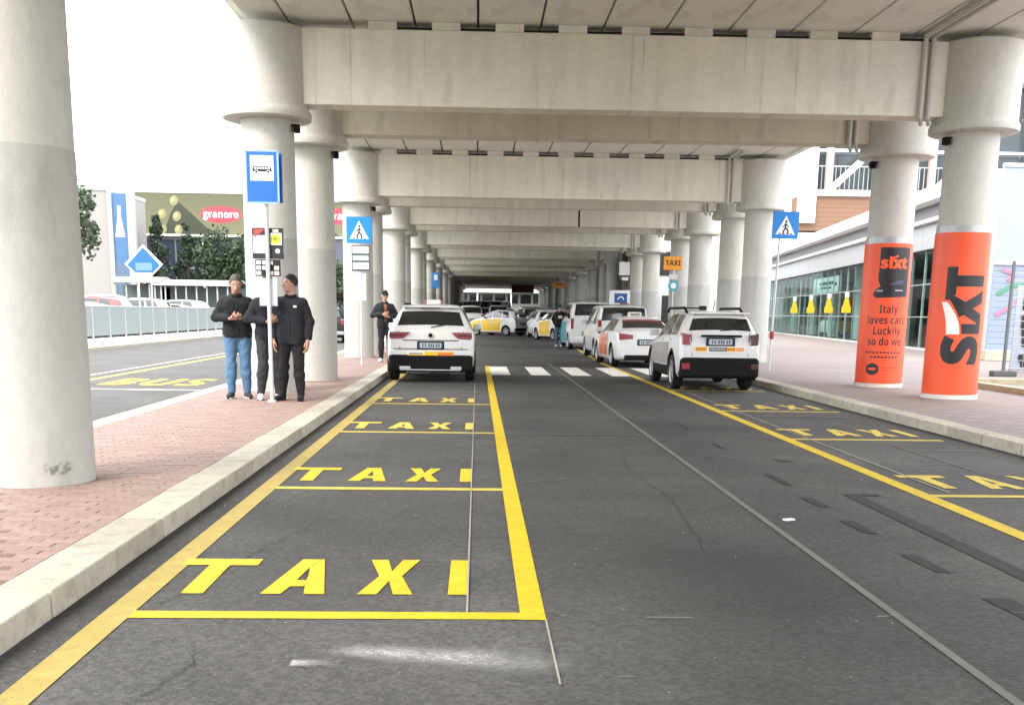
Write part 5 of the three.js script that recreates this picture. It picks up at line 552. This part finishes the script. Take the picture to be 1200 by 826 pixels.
function tree(label, x, z, y0, h, r, kind, n = 1300, leaf = 0.2) {   // trunk, limbs and a crown of leaf-sized faces gathered in clumps
  const t = thing(kind ? 'conifer_tree' : 'leafy_tree', label, 'tree', [x, y0, z], 0, 'trees before the banner building'), limbs = [], clumps = [];
  part('trunk', [cyl(0.07 + h * 0.006, 0.12 + h * 0.012, h * 0.7, 10).translate(0, h * 0.35, 0)], std([0.09, 0.065, 0.045], 0.95, { map: txGrain }), t);
  for (let i = 0; i < 34; i++) { const v = kind ? rnd() : 0.25 + 0.75 * rnd(), a = rr(0, 6.283), R = kind ? r * (1.05 - v) : r * Math.sqrt(Math.max(0.05, 1 - Math.pow(v * 2 - 1.15, 2))) * rr(0.55, 1), y = h * (kind ? 0.14 + 0.84 * v : 0.3 + 0.66 * v); const p = [R * Math.cos(a) * rr(0.6, 1), y, R * Math.sin(a) * rr(0.6, 1)]; clumps.push([p, (kind ? 0.2 + 0.5 * (1 - v) : 0.5) * r * rr(0.6, 1)]); limbs.push(rod([0, Math.min(y * 0.8, h * 0.66), 0], p, 0.025, 5)); }
  part('limbs', limbs, std([0.09, 0.065, 0.045], 0.95), t);
  const P = [], N = []; for (let i = 0; i < n; i++) { const [c, cr] = clumps[i % clumps.length], d = new THREE.Vector3(rr(-1, 1), rr(-0.7, 0.8), rr(-1, 1)).normalize(), q = d.clone().multiplyScalar(cr * Math.cbrt(rr(0.25, 1))).add(new THREE.Vector3(...c)), u = new THREE.Vector3(rr(-1, 1), rr(-1, 1), rr(-1, 1)).normalize().multiplyScalar(leaf * rr(0.6, 1.2)), w = new THREE.Vector3(rr(-1, 1), rr(-1, 1), rr(-1, 1)).cross(u).normalize().multiplyScalar(leaf * 0.55); for (const [a, b] of [[-1, 0], [0, -1], [1, 0], [-1, 0], [1, 0], [0, 1]]) { P.push(q.x + u.x * a + w.x * b, q.y + u.y * a + w.y * b, q.z + u.z * a + w.z * b); N.push(d.x, d.y, d.z); } }
  const g = new THREE.BufferGeometry(); g.setAttribute('position', new THREE.Float32BufferAttribute(P, 3)); g.computeVertexNormals(); g.setAttribute('uv', new THREE.Float32BufferAttribute(new Float32Array(P.length / 3 * 2), 2)); part('crown', g, leafMats[kind ? 2 : Math.floor(rnd() * 2)], t);
}
tree('dark leafy tree just right of the huge left column', -21.2, -60, 0.4, 7.6, 1.9, 0, 3200, 0.16);
tree('dark conifer before the banner building, left one of the pair', -25.5, -92, 0, 8.6, 1.5, 1, 1500, 0.22);
tree('dark conifer before the banner building, right one of the pair', -23.4, -93, 0, 8.2, 1.3, 1, 1500, 0.22);
tree('broad grey green tree in front of the dark glazing', -21.3, -94, 0, 7.4, 2.2, 0, 2600, 0.2);
tree('broad green tree nearest the man in jeans', -18.6, -94, 0, 7.2, 2.0, 0, 2600, 0.2);
tree('green tree seen between two left columns above the black car', -9.6, -74, 0, 4.4, 1.5, 0, 2200, 0.14);
{ // banner building
  const b = thing('banner_building', 'dark glazed building with a huge olive advertising banner', 'building', [-21, 0, -100.6], 0);
  part('wall', span(-12, 16, 0, 11.2, -45, -0.5), std([0.3, 0.31, 0.32], 0.8), b); part('roof_edge', rbox(28.4, 0.3, 10, 0.05, 2, 11.35, -5), M.whiteMetal, b);  // wall depth stretched far back, out of view, to shade the far viaduct
  const gl = new THREE.MeshPhysicalMaterial({ color: lin(0.02, 0.028, 0.05), roughness: 0.1, clearcoat: 1 });
  for (let i = 0; i < 18; i++) for (let r = 0; r < 3; r++) part('window_pane', rbox(1.36, 2.3, 0.06, 0.02, -10.6 + i * 1.48, 1.3 + r * 2.45, -0.44), gl, b);
  for (const [x, w] of [[-9.9, 0.35], [-7.0, 0.3], [-3, 0.12], [7.5, 0.3]]) part('mullion', rbox(w, 7.4, 0.3, 0.03, x, 3.7, -0.3), M.whiteMetal, b); part('ledge', rbox(27, 0.18, 0.5, 0.03, 1.5, 7.68, -0.2), M.whiteMetal, b); part('floor_band', rbox(12, 0.24, 0.2, 0.03, 8.5, 5.2, -0.32), M.whiteMetal, b);
  const mat = std([1, 1, 1], 0.7, { map: ctex(2048, 384, (c, w, h) => {
    const g = c.createLinearGradient(0, 0, 0, h); g.addColorStop(0, '#595841'); g.addColorStop(1, '#6e6e54'); c.fillStyle = g; c.fillRect(0, 0, w, h);
    for (const ox of [0, 1110]) { c.fillStyle = '#33382a'; c.beginPath(); c.moveTo(ox + 470, 70); c.lineTo(ox + 800, h); c.lineTo(ox + 330, h); c.lineTo(ox + 400, 200); c.fill();
      for (const [x, y, r] of [[440, 70, 46], [330, 190, 46], [460, 210, 46], [330, 330, 44], [470, 330, 44]]) { c.fillStyle = '#857e58'; c.beginPath(); c.ellipse(ox + x, y, r * 0.8, r, 0.3, 0, 7); c.fill(); c.fillStyle = '#a29a70'; c.beginPath(); c.ellipse(ox + x - 10, y - 8, r * 0.4, r * 0.6, 0.4, 0, 7); c.fill(); }
      c.fillStyle = '#a8404a'; c.beginPath(); c.ellipse(ox + 850, 190, 185, 78, 0, 0, 7); c.fill(); c.fillStyle = '#f7f2f0'; c.font = 'bold 88px sans-serif'; c.textAlign = 'center'; c.textBaseline = 'middle'; c.save(); c.translate(ox + 850, 186); c.scale(0.95, 1); c.fillText('granoro', 0, 0); c.restore(); } }) });
  part('banner', new THREE.PlaneGeometry(19.9, 3.55).translate(0.4, 9.45, -0.05), mat, b); part('banner_frame', [rbox(20.1, 0.1, 0.3, 0.03, 0.4, 11.2, -0.24)], M.steelPale, b);
  part('roof_plant', [rbox(5, 0.25, 3, 0.05, -9.5, 13.0, -4), rbox(4.2, 1.5, 2.6, 0.05, -9.7, 12.2, -4)], std([0.62, 0.66, 0.68], 0.7), b);
}
{ const b = thing('blue_front_building', 'white building with a tall blue glass front behind the leafy tree', 'building', [-29.2, 0, -86], 0); part('wall', [span(-14, 2.05, 0, 9.9, -9, 0)], std([0.3, 0.285, 0.275], 0.8), b); part('roof_edge', rbox(16.2, 0.25, 9.2, 0.05, -6, 10.0, -4.5), M.whiteMetal, b);
  part('blue_front', rbox(1.35, 8.2, 0.12, 0.03, 2.75, 5.6, 0.1), std([0.05, 0.13, 0.27], 0.25), b); part('corner_post', [rbox(0.34, 10, 0.5, 0.04, 2.1, 5, 0.05), rbox(0.55, 10, 0.5, 0.04, 3.6, 5, 0.05)], M.dimmedWhite, b); part('white_figure', flat([[0, 0], [0.35, 0], [0.12, -1.4], [0.12, -2.2], [-0.12, -2.2], [-0.12, -1.4], [-0.35, 0]], 0).rotateX(Math.PI / 2).translate(2.75, 6.6, 0.18), M.paperW, b); part('dark_window', rbox(1.2, 2.6, 0.1, 0.02, 2.75, 3.4, 0.14), gl0(), b); }
function gl0() { return new THREE.MeshPhysicalMaterial({ color: lin(0.03, 0.08, 0.16), roughness: 0.1, clearcoat: 1 }); }
{ const t = thing('diamond_sign', 'blue and white diamond sign standing in the car park', 'street sign', [-15.9, 0.4, -55], 0); part('post', [rod([-0.3, 0, 0], [-0.3, 3.1, 0], 0.04), rod([0.3, 0, 0], [0.3, 3.1, 0], 0.04)], M.steelPale, t); const d = part('diamond', rbox(1.28, 1.28, 0.05, 0.02).rotateZ(Math.PI / 4).translate(0, 3.12, 0.06), M.paperW, t); part('blue_face', new THREE.ExtrudeGeometry(new THREE.Shape([[-0.78, 3.08], [0, 3.9], [0.78, 3.08], [0.42, 2.74], [-0.42, 2.74]].map(p => new THREE.Vector2(...p))), { depth: 0.012, bevelEnabled: false }).translate(0, 0, 0.087), std([0.012, 0.12, 0.3], 0.5), d); part('plate', rbox(0.78, 0.36, 0.012, 0.004, 0, 3.0, 0.108), std([0.12, 0.24, 0.36], 0.5), d); }
{ const t = thing('round_road_sign', 'round red bordered sign before the blue glass front', 'street sign', [-20.9, 0.4, -60], 0); part('post', rod([0, 0, 0], [0, 2.2, 0], 0.035), M.steelPale, t); part('disc', cyl(0.36, 0.36, 0.03, 28).rotateX(Math.PI / 2).translate(0, 2.3, 0.04), std([0.45, 0.08, 0.12], 0.5), t); part('disc_centre', cyl(0.24, 0.24, 0.012, 28).rotateX(Math.PI / 2).translate(0, 2.3, 0.058), std([0.25, 0.3, 0.5], 0.5), t); }
{ const mk = (label, x, z, w, h, n) => { const t = thing('shelter', label, 'shelter', [x, 0.4, z], 0, 'shelters in the car park'); part('canopy', new THREE.ExtrudeGeometry((() => { const s = new THREE.Shape(); s.moveTo(-1.2, 0.12); s.quadraticCurveTo(0.2, 0.42, 1.2, -0.08); s.lineTo(1.2, -0.16); s.quadraticCurveTo(0.2, 0.32, -1.2, 0.02); return s; })(), { depth: w, bevelEnabled: false, curveSegments: 10 }).rotateY(-Math.PI / 2).translate(w / 2, h - 0.25, 0), std([0.4, 0.4, 0.385], 0.6), t); part('fascia', rbox(w, 0.22, 0.2, 0.04, 0, h - 0.32, 1.05), M.dimmedWhite, t); for (let i = 0; i <= n; i++) part('post', rbox(0.1, h - 0.4, 0.1, 0.02, -w / 2 + 0.1 + (w - 0.2) * i / n, (h - 0.4) / 2, 0.9), M.dimmedWhite, t); part('back_panel', rbox(w, h - 0.5, 0.06, 0.02, 0, (h - 0.5) / 2, -1), std([0.1, 0.13, 0.12], 0.4), t); };
  mk('long pale shelter with curved canopy behind the man in jeans', -18.4, -76, 5.6, 2.95, 8); mk('short pale shelter left of the long one', -22.2, -76, 3.2, 3.1, 4); }

// ---------------------------------------------------------------- right background: glazed terminal front, upper block, hoarding, far wall
{ const a = Math.atan2(5.5, 47), f = thing('glazed_terminal', 'glazed terminal front with grey and white fascia bands', 'building', [24.91, 0.13, -96.6], 0), Lf = 56;   // local +x runs along the front towards the camera, +z faces the road
  f.rotation.y = Math.PI * 1.5 - a; 
  const gg = new THREE.MeshPhysicalMaterial({ color: lin(0.72, 0.82, 0.8), roughness: 0.03, transmission: 1, thickness: 0, ior: 1.5, specularIntensity: 0.12 });
  for (let i = 0; i < 28; i++) for (const [y0, y1] of [[0.12, 1.52], [1.58, 3.02], [3.08, 4.55]]) part('glass_pane', rbox(1.93, y1 - y0, 0.03, 0.006, 1 + i * 2, (y0 + y1) / 2, -0.05), gg, f);
  for (let i = 0; i <= 28; i++) part('mullion', rbox(0.06, 4.5, 0.1, 0.01, i * 2, 2.3, -0.09), i % 4 ? M.steel : M.steelPale, f); for (const y of [1.55, 3.05]) part('transom', rbox(Lf, 0.05, 0.09, 0.01, Lf / 2, y, -0.09), M.steel, f);
  part('plinth', rbox(Lf, 0.12, 0.3, 0.02, Lf / 2, 0.06, -0.1), std([0.5, 0.49, 0.46], 0.8), f);
  for (let i = 0; i < 14; i++) part('metal_panel', rbox(3.97, 1.12, 0.2, 0.012, 2 + i * 4, 5.16, 0.05), std([0.36, 0.37, 0.38], 0.42, { metalness: 0.5 }), f);
  part('white_strip', rbox(Lf, 0.16, 0.5, 0.02, Lf / 2, 5.82, 0.2), M.whiteMetal, f); part('grey_band', rbox(Lf, 0.62, 0.3, 0.02, Lf / 2, 6.22, 0.1), std([0.16, 0.165, 0.17], 0.5), f); part('white_fascia', rbox(Lf, 0.6, 0.9, 0.04, Lf / 2, 6.82, 0.4), M.whiteMetal, f); f.scale.y = 0.92; part('roof', rbox(Lf, 0.2, 9, 0.03, Lf / 2, 7.1, -4.4), M.steelPale, f);
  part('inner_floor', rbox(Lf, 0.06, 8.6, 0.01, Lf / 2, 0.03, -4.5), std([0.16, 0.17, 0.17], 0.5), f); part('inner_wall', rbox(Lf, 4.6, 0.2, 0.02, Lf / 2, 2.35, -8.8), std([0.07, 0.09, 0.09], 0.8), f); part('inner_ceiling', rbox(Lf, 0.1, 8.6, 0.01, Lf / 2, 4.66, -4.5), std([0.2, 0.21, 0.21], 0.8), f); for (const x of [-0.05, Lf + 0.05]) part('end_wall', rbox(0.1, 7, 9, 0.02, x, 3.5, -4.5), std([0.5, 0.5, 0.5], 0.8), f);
  for (let i = 0; i < 7; i++) part('inner_column', cyl(0.42, 0.42, 4.5, 24).translate(5 + i * 8, 2.35, -1.6), std([0.55, 0.6, 0.6], 0.6), f);
  // local x of an item seen at a given distance
  const put = (n, lab, cat, lx, y, lz, grp) => { const v = new THREE.Vector3(56 - lx, y, lz).applyAxisAngle(new THREE.Vector3(0, 1, 0), f.rotation.y).add(f.position); return thing(n, lab, cat, v.toArray(), f.rotation.y, grp); };
  const bell = new THREE.Shape([[-0.52, 0], [0.52, 0], [0.5, 0.4], [0.34, 0.46], [0.3, 0.74], [0.2, 0.9], [0.16, 1.05], [-0.16, 1.05], [-0.2, 0.9], [-0.3, 0.74], [-0.34, 0.46], [-0.5, 0.4]].map(p => new THREE.Vector2(...p))), bg = new THREE.ExtrudeGeometry(bell, { depth: 0.05, bevelEnabled: true, bevelSize: 0.02, bevelThickness: 0.02, bevelSegments: 2 });
  [[20.5], [25.5], [31.5], [38.0]].forEach(([lx], i) => { const t = put('yellow_display', ['yellow bell shaped display before the glass, right one by the car poster column', 'yellow bell shaped display before the glass below the pale banner', 'yellow bell shaped display before the glass, second from the left', 'yellow bell shaped display before the glass nearest the crossing sign pole'][i], 'display', lx, 1.62, 0.62, 'yellow displays before the terminal glass'); t.rotation.y = -0.22; t.scale.set(0.46, 0.78, 1); part('display_board', bg, std([0.62, 0.42, 0.008], 0.5), t); part('white_card', rbox(0.46, 0.34, 0.03, 0.01, 0, 1.22, 0.03), M.paperW, t); });
  { const t = put('pale_banner', 'pale banner with dark print hung behind the terminal glass', 'banner', 31, 2.85, -0.12); part('cloth', rbox(8.4, 0.95, 0.02, 0.005, 0, 0.5, 0), std([0.7, 0.74, 0.74], 0.7), t); const d = []; for (let r = 0; r < 2; r++) for (let i = 0; i < 15 - r * 3; i++) d.push(rbox(0.16 + 0.1 * ((i * 7) % 3) / 2, r ? 0.13 : 0.2, 0.012, 0.003, -1.9 + i * 0.32 + r * 0.2, r ? 0.32 : 0.6, 0.016)); d.push(rbox(0.4, 0.5, 0.012, 0.003, -3.2, 0.5, 0.016), rbox(0.5, 0.2, 0.012, 0.003, 3.4, 0.5, 0.016)); part('print', d, M.greyCloth, t); }
  { const p = new THREE.Vector3(20, 0.06, -3.0).applyAxisAngle(new THREE.Vector3(0, 1, 0), f.rotation.y).add(f.position); makeCar('indoor_car', 'white car standing behind the terminal glass near the crossing sign', 'car', null, { kind: 'hatch', L: 4.1, W: 1.74, wr: 0.32, wb: 2.5, far: true, windows: hatchWin, windshield: [-0.225, -0.08], rearGlass: [0.43, 0.4655, 0.94], panels: [[0.1, 0.4, 0.3, 0.95, M.carYellow]] }, p.toArray(), -1.3); }
  { const t = put('red_kiosk', 'dark red counter behind the glass beside the car poster column', 'counter', 11, 0.06, -1.6); part('counter', rbox(3, 1.05, 0.8, 0.03, 0, 0.53, 0), std([0.22, 0.02, 0.02], 0.6), t); part('counter_top', rbox(3.1, 0.06, 0.9, 0.02, 0, 1.08, 0), M.black, t); part('back_screen', rbox(2.4, 1.4, 0.1, 0.02, 0, 2.4, -0.5), std([0.02, 0.04, 0.05], 0.3), t); }
}
{ const b = thing('upper_block', 'upper terminal storey with peach frames, white diagonal strut and railing', 'building', [21, 0, -73], 0), peach = std([0.44, 0.33, 0.285], 0.7), brown = std([0.24, 0.135, 0.085], 0.85, { map: txGrain });
  part('brown_wall', span(-0.5, 30, 6.9, 9.05, -2, 0), brown, b); for (let i = 0; i < 7; i++) part('wall_groove', rbox(30, 0.015, 0.02, 0.004, 14.4, 7.2 + i * 0.28, 0.0), std([0.16, 0.09, 0.06], 0.85), b); part('white_sill', rbox(31, 0.36, 0.5, 0.03, 14.6, 9.22, 0), M.whiteMetal, b); part('body', span(0.5, 30, 9.4, 16, -3, -1.2), std([0.25, 0.255, 0.255], 0.8), b); part('roof', rbox(31, 0.5, 3.4, 0.05, 14.8, 16.2, -1.2), M.whiteMetal, b);
  part('white_pillar', rbox(1.0, 8.5, 0.8, 0.03, -0.05, 11.6, -0.1), M.whiteMetal, b); const gl = new THREE.MeshPhysicalMaterial({ color: lin(0.07, 0.09, 0.1), roughness: 0.08, specularIntensity: 0.5 });
  for (let i = 0; i < 20; i++) for (const [y0, y1] of [[9.4, 11.75], [11.9, 14], [14.1, 15.9]]) part('window_pane', rbox(1.4, y1 - y0, 0.06, 0.02, 1.3 + i * 1.48, (y0 + y1) / 2, -1.1), gl, b);
  for (let i = 0; i < 9; i++) { part('peach_post', rbox(0.42, 6.9, 0.4, 0.03, 1.3 + i * 3.3, 12.8, -0.2), peach, b); } part('white_rail', rbox(30, 0.16, 0.2, 0.02, 14.6, 11.82, -0.15), M.whiteMetal, b);
  for (const i of [0, 2, 4]) part('diagonal_strut', rod([1.3 + i * 3.3, 9.4, 0.25], [4.6 + i * 3.3, 12.5, 0.25], 0.2, 14), M.whiteMetal, b); part('hand_rail', rbox(29, 0.07, 0.06, 0.02, 14.6, 10.9, -0.4), M.steelPale, b); const bal = []; for (let i = 0; i < 95; i++) bal.push(rod([0.9 + i * 0.3, 9.4, -0.4], [0.9 + i * 0.3, 10.9, -0.4], 0.022, 5)); part('balusters', bal, M.steelPale, b).userData.kind = 'stuff'; }
{ const b = thing('site_hoarding', 'tall pale blue building site hoarding with green and pink graffiti', 'hoarding', [17.2, 0.13, -37.6], 0), pale = std([0.27, 0.345, 0.47], 0.6), gx = std([0.2, 0.25, 0.33], 0.6);
  for (let i = 0; i < 7; i++) { part('upper_sheet', rbox(1.13, 3.1, 0.08, 0.01, 0.57 + i * 1.15, 4.75, 0), i % 2 ? std([0.34, 0.4, 0.5], 0.6) : pale, b); for (let r = 0; r < 14; r++) part('corrugated_strip', rbox(1.13, 0.195, 0.06, 0.02, 0.57 + i * 1.15, 0.45 + r * 0.2, -0.0 + 0.004 * (r % 2)), i % 2 ? pale : gx, b); }
  part('frame', [rbox(8.2, 0.1, 0.14, 0.01, 4.1, 3.2, 0.02), rbox(8.2, 0.12, 0.14, 0.01, 4.1, 6.32, 0.02)], M.steelPale, b); part('concrete_base', rbox(8.4, 0.36, 0.5, 0.03, 4.1, 0.18, 0.05), M.kerb[0], b);
  const gcurve = pts => new THREE.TubeGeometry(new THREE.CatmullRomCurve3(pts.map(p => new THREE.Vector3(p[0], p[1], 0))), 40, 0.075, 5).scale(1, 1, 0.03).translate(0, 0, 0.06); part('green_graffiti', gcurve([[0.2, 2.2], [0.8, 2.5], [1.6, 2.35], [2.6, 2.55], [3.6, 2.4]]), std([0.07, 0.22, 0.14], 0.6), b); part('pink_graffiti', gcurve([[0.3, 3.0], [0.7, 2.85], [0.5, 2.65]]), std([0.4, 0.15, 0.25], 0.6), b); part('pink_graffiti', gcurve([[0.2, 1.5], [0.6, 1.75], [0.9, 2.0]]), std([0.4, 0.15, 0.25], 0.6), b); }
{ const b = thing('mesh_fence', 'grey wire mesh fence panels with black scrawl at the right edge', 'fence', [12.95, 0.13, -27.2], 0); const bars = []; for (let i = 0; i < 14; i++) bars.push(rod([0, 0.2 + i * 0.19, 0.0], [6, 0.2 + i * 0.19, 0.4], 0.008, 5)); for (let i = 0; i < 40; i++) bars.push(rod([i * 0.15, 0.15, i * 0.01], [i * 0.15, 2.7, i * 0.01], 0.006, 5)); part('wire_mesh', bars, M.steel, b).userData.kind = 'stuff'; for (const x of [0, 2, 4, 6]) part('post', rbox(0.07, 2.75, 0.07, 0.015, x, 1.38, x * 0.066), std([0.12, 0.13, 0.13], 0.6), b); for (const x of [0, 2, 4]) part('foot_block', rbox(0.6, 0.14, 0.26, 0.03, x, 0.07, 0), std([0.1, 0.1, 0.1], 0.9), b);
  const back = thing('scrawled_sheet', 'dark scrawled board standing behind the wire mesh fence', 'hoarding', [14.2, 0.13, -29.5], 0.0); part('board', rbox(5, 2.2, 0.06, 0.02, 2.5, 1.15, 0), std([0.3, 0.34, 0.4], 0.7), back); const sg = []; let s2 = 3; for (let i = 0; i < 16; i++) { const y = 0.3 + 1.7 * hash(i, 3, s2), x0 = 0.1 + 0.4 * hash(i, 5, s2); sg.push(new THREE.TubeGeometry(new THREE.CatmullRomCurve3([0, 1, 2, 3, 4].map(k => new THREE.Vector3(x0 + k * 0.35, y + 0.25 * (hash(i, k, 9) - 0.5), 0))), 16, 0.09 + 0.09 * hash(i, 8, 1), 5).scale(1, 1, 0.05).translate(0, 0, 0.05)); } part('black_scrawl', sg, M.black, back); part('support', rod([0.3, 0, -0.6], [0.3, 1.8, -0.05], 0.04), M.steel, back);
  const k = thing('inner_kerb', 'low yellowish kerb below the wire mesh fence', 'kerb', [10.05, 0.13, -14], 0, null, 'structure'); for (let i = 0; i < 12; i++) { const m = part('kerb_stone', rbox(0.24, 0.2, 0.99, 0.015), std([0.5, 0.45, 0.33], 0.85, { map: txKerb }), k); m.position.set(0.18, 0.02, 2 - i); m.rotation.y = 0.0; } const tr = part('kerb_return', rbox(9, 0.2, 0.24, 0.015, 4.6, 0.02, -9.9), std([0.5, 0.45, 0.33], 0.85, { map: txKerb }), k); }
{ const b = thing('terminal_wing', 'white and dark terminal wall closing the right side of the viaduct', 'building', [11.2, 0, -84], 0); part('white_front', span(0, 10.2, 0, 7.5, -1, 0), std([0.5, 0.51, 0.52], 0.7), b); for (let i = 0; i < 5; i++) part('front_joint', rbox(10.2, 0.03, 0.03, 0.005, 5.1, 1.4 + i * 1.3, 0.0), M.steel, b); part('doorway', rbox(0.95, 2.9, 0.1, 0.02, 2.95, 1.45, 0.03), M.black, b); part('door_frame', [rbox(0.1, 3.0, 0.16, 0.02, 2.42, 1.5, 0.05), rbox(0.1, 3.0, 0.16, 0.02, 3.48, 1.5, 0.05)], M.steelPale, b); part('dark_panel', rbox(2.6, 1.7, 0.1, 0.02, 3.4, 5.2, 0.04), M.black, b);
  part('side_wall', span(-0.2, 0.4, 0, 7.4, -140, 0.02), std([0.035, 0.04, 0.045], 0.35), b); const gl = new THREE.MeshPhysicalMaterial({ color: lin(0.015, 0.022, 0.035), roughness: 0.1, clearcoat: 1 }); for (let i = 0; i < 44; i++) part('window_pane', rbox(0.08, 3.6, 2.7, 0.02, -0.24, 2.2, -1.6 - i * 3), gl, b); part('blue_panel', rbox(0.1, 4.4, 3, 0.02, -0.27, 2.4, -20), std([0.02, 0.07, 0.2], 0.5), b); }
{ const b = thing('screen_wall', 'dark glazed screen wall behind the far right columns', 'wall', [9.6, 0.13, -63], 0); part('wall_body', span(-0.2, 0.2, 0, 5.8, -21, 0), std([0.03, 0.034, 0.04], 0.5), b); for (let i = 0; i < 9; i++) part('glazing', rbox(0.05, 3.6, 2.1, 0.015, -0.23, 2.2, -1.4 - i * 2.3), std([0.012, 0.02, 0.035], 0.12), b); for (let i = 0; i < 10; i++) part('frame_post', rbox(0.08, 5.6, 0.1, 0.015, -0.24, 2.8, -0.25 - i * 2.3), M.steel, b); part('blue_end', rbox(0.3, 3.2, 0.05, 0.015, 0, 1.8, 0.03), std([0.03, 0.1, 0.28], 0.4), b); }
{ const b = thing('far_building', 'low white building closing the view beyond the viaduct', 'building', [-14, 0, -205], 0); part('wall', span(0, 34, 0, 6.5, -8, 0), std([0.3, 0.3, 0.29], 0.8), b); part('canopy', rbox(36, 0.5, 3, 0.05, 17, 5.2, 1.5), M.whiteMetal, b); for (let i = 0; i < 14; i++) part('window', rbox(1.9, 1.6, 0.1, 0.02, 2 + i * 2.3, 3.9, 0.03), M.darkGlass, b); for (let i = 0; i < 6; i++) part('canopy_post', cyl(0.14, 0.14, 5, 12).translate(2 + i * 6, 2.5, 2.6), M.whiteMetal, b); }
{ const c = makeCar('white_bus', 'white coach parked across the road beyond the viaduct', 'bus', null, { kind: 'van', L: 9.5, W: 2.4, kH: 1.5, wr: 0.45, wb: 5.2, far: true, windows: [[-0.28, -0.12, -0.2, -0.12], [-0.1, 0.12, -0.1, 0.12], [0.145, 0.42, 0.145, 0.41]], windshield: [-0.36, -0.2], rearGlass: [0.4825, 0.492, 0.95] }, [-0.5, 0, -142], 1.25); }
renderer.render(scene, camera);
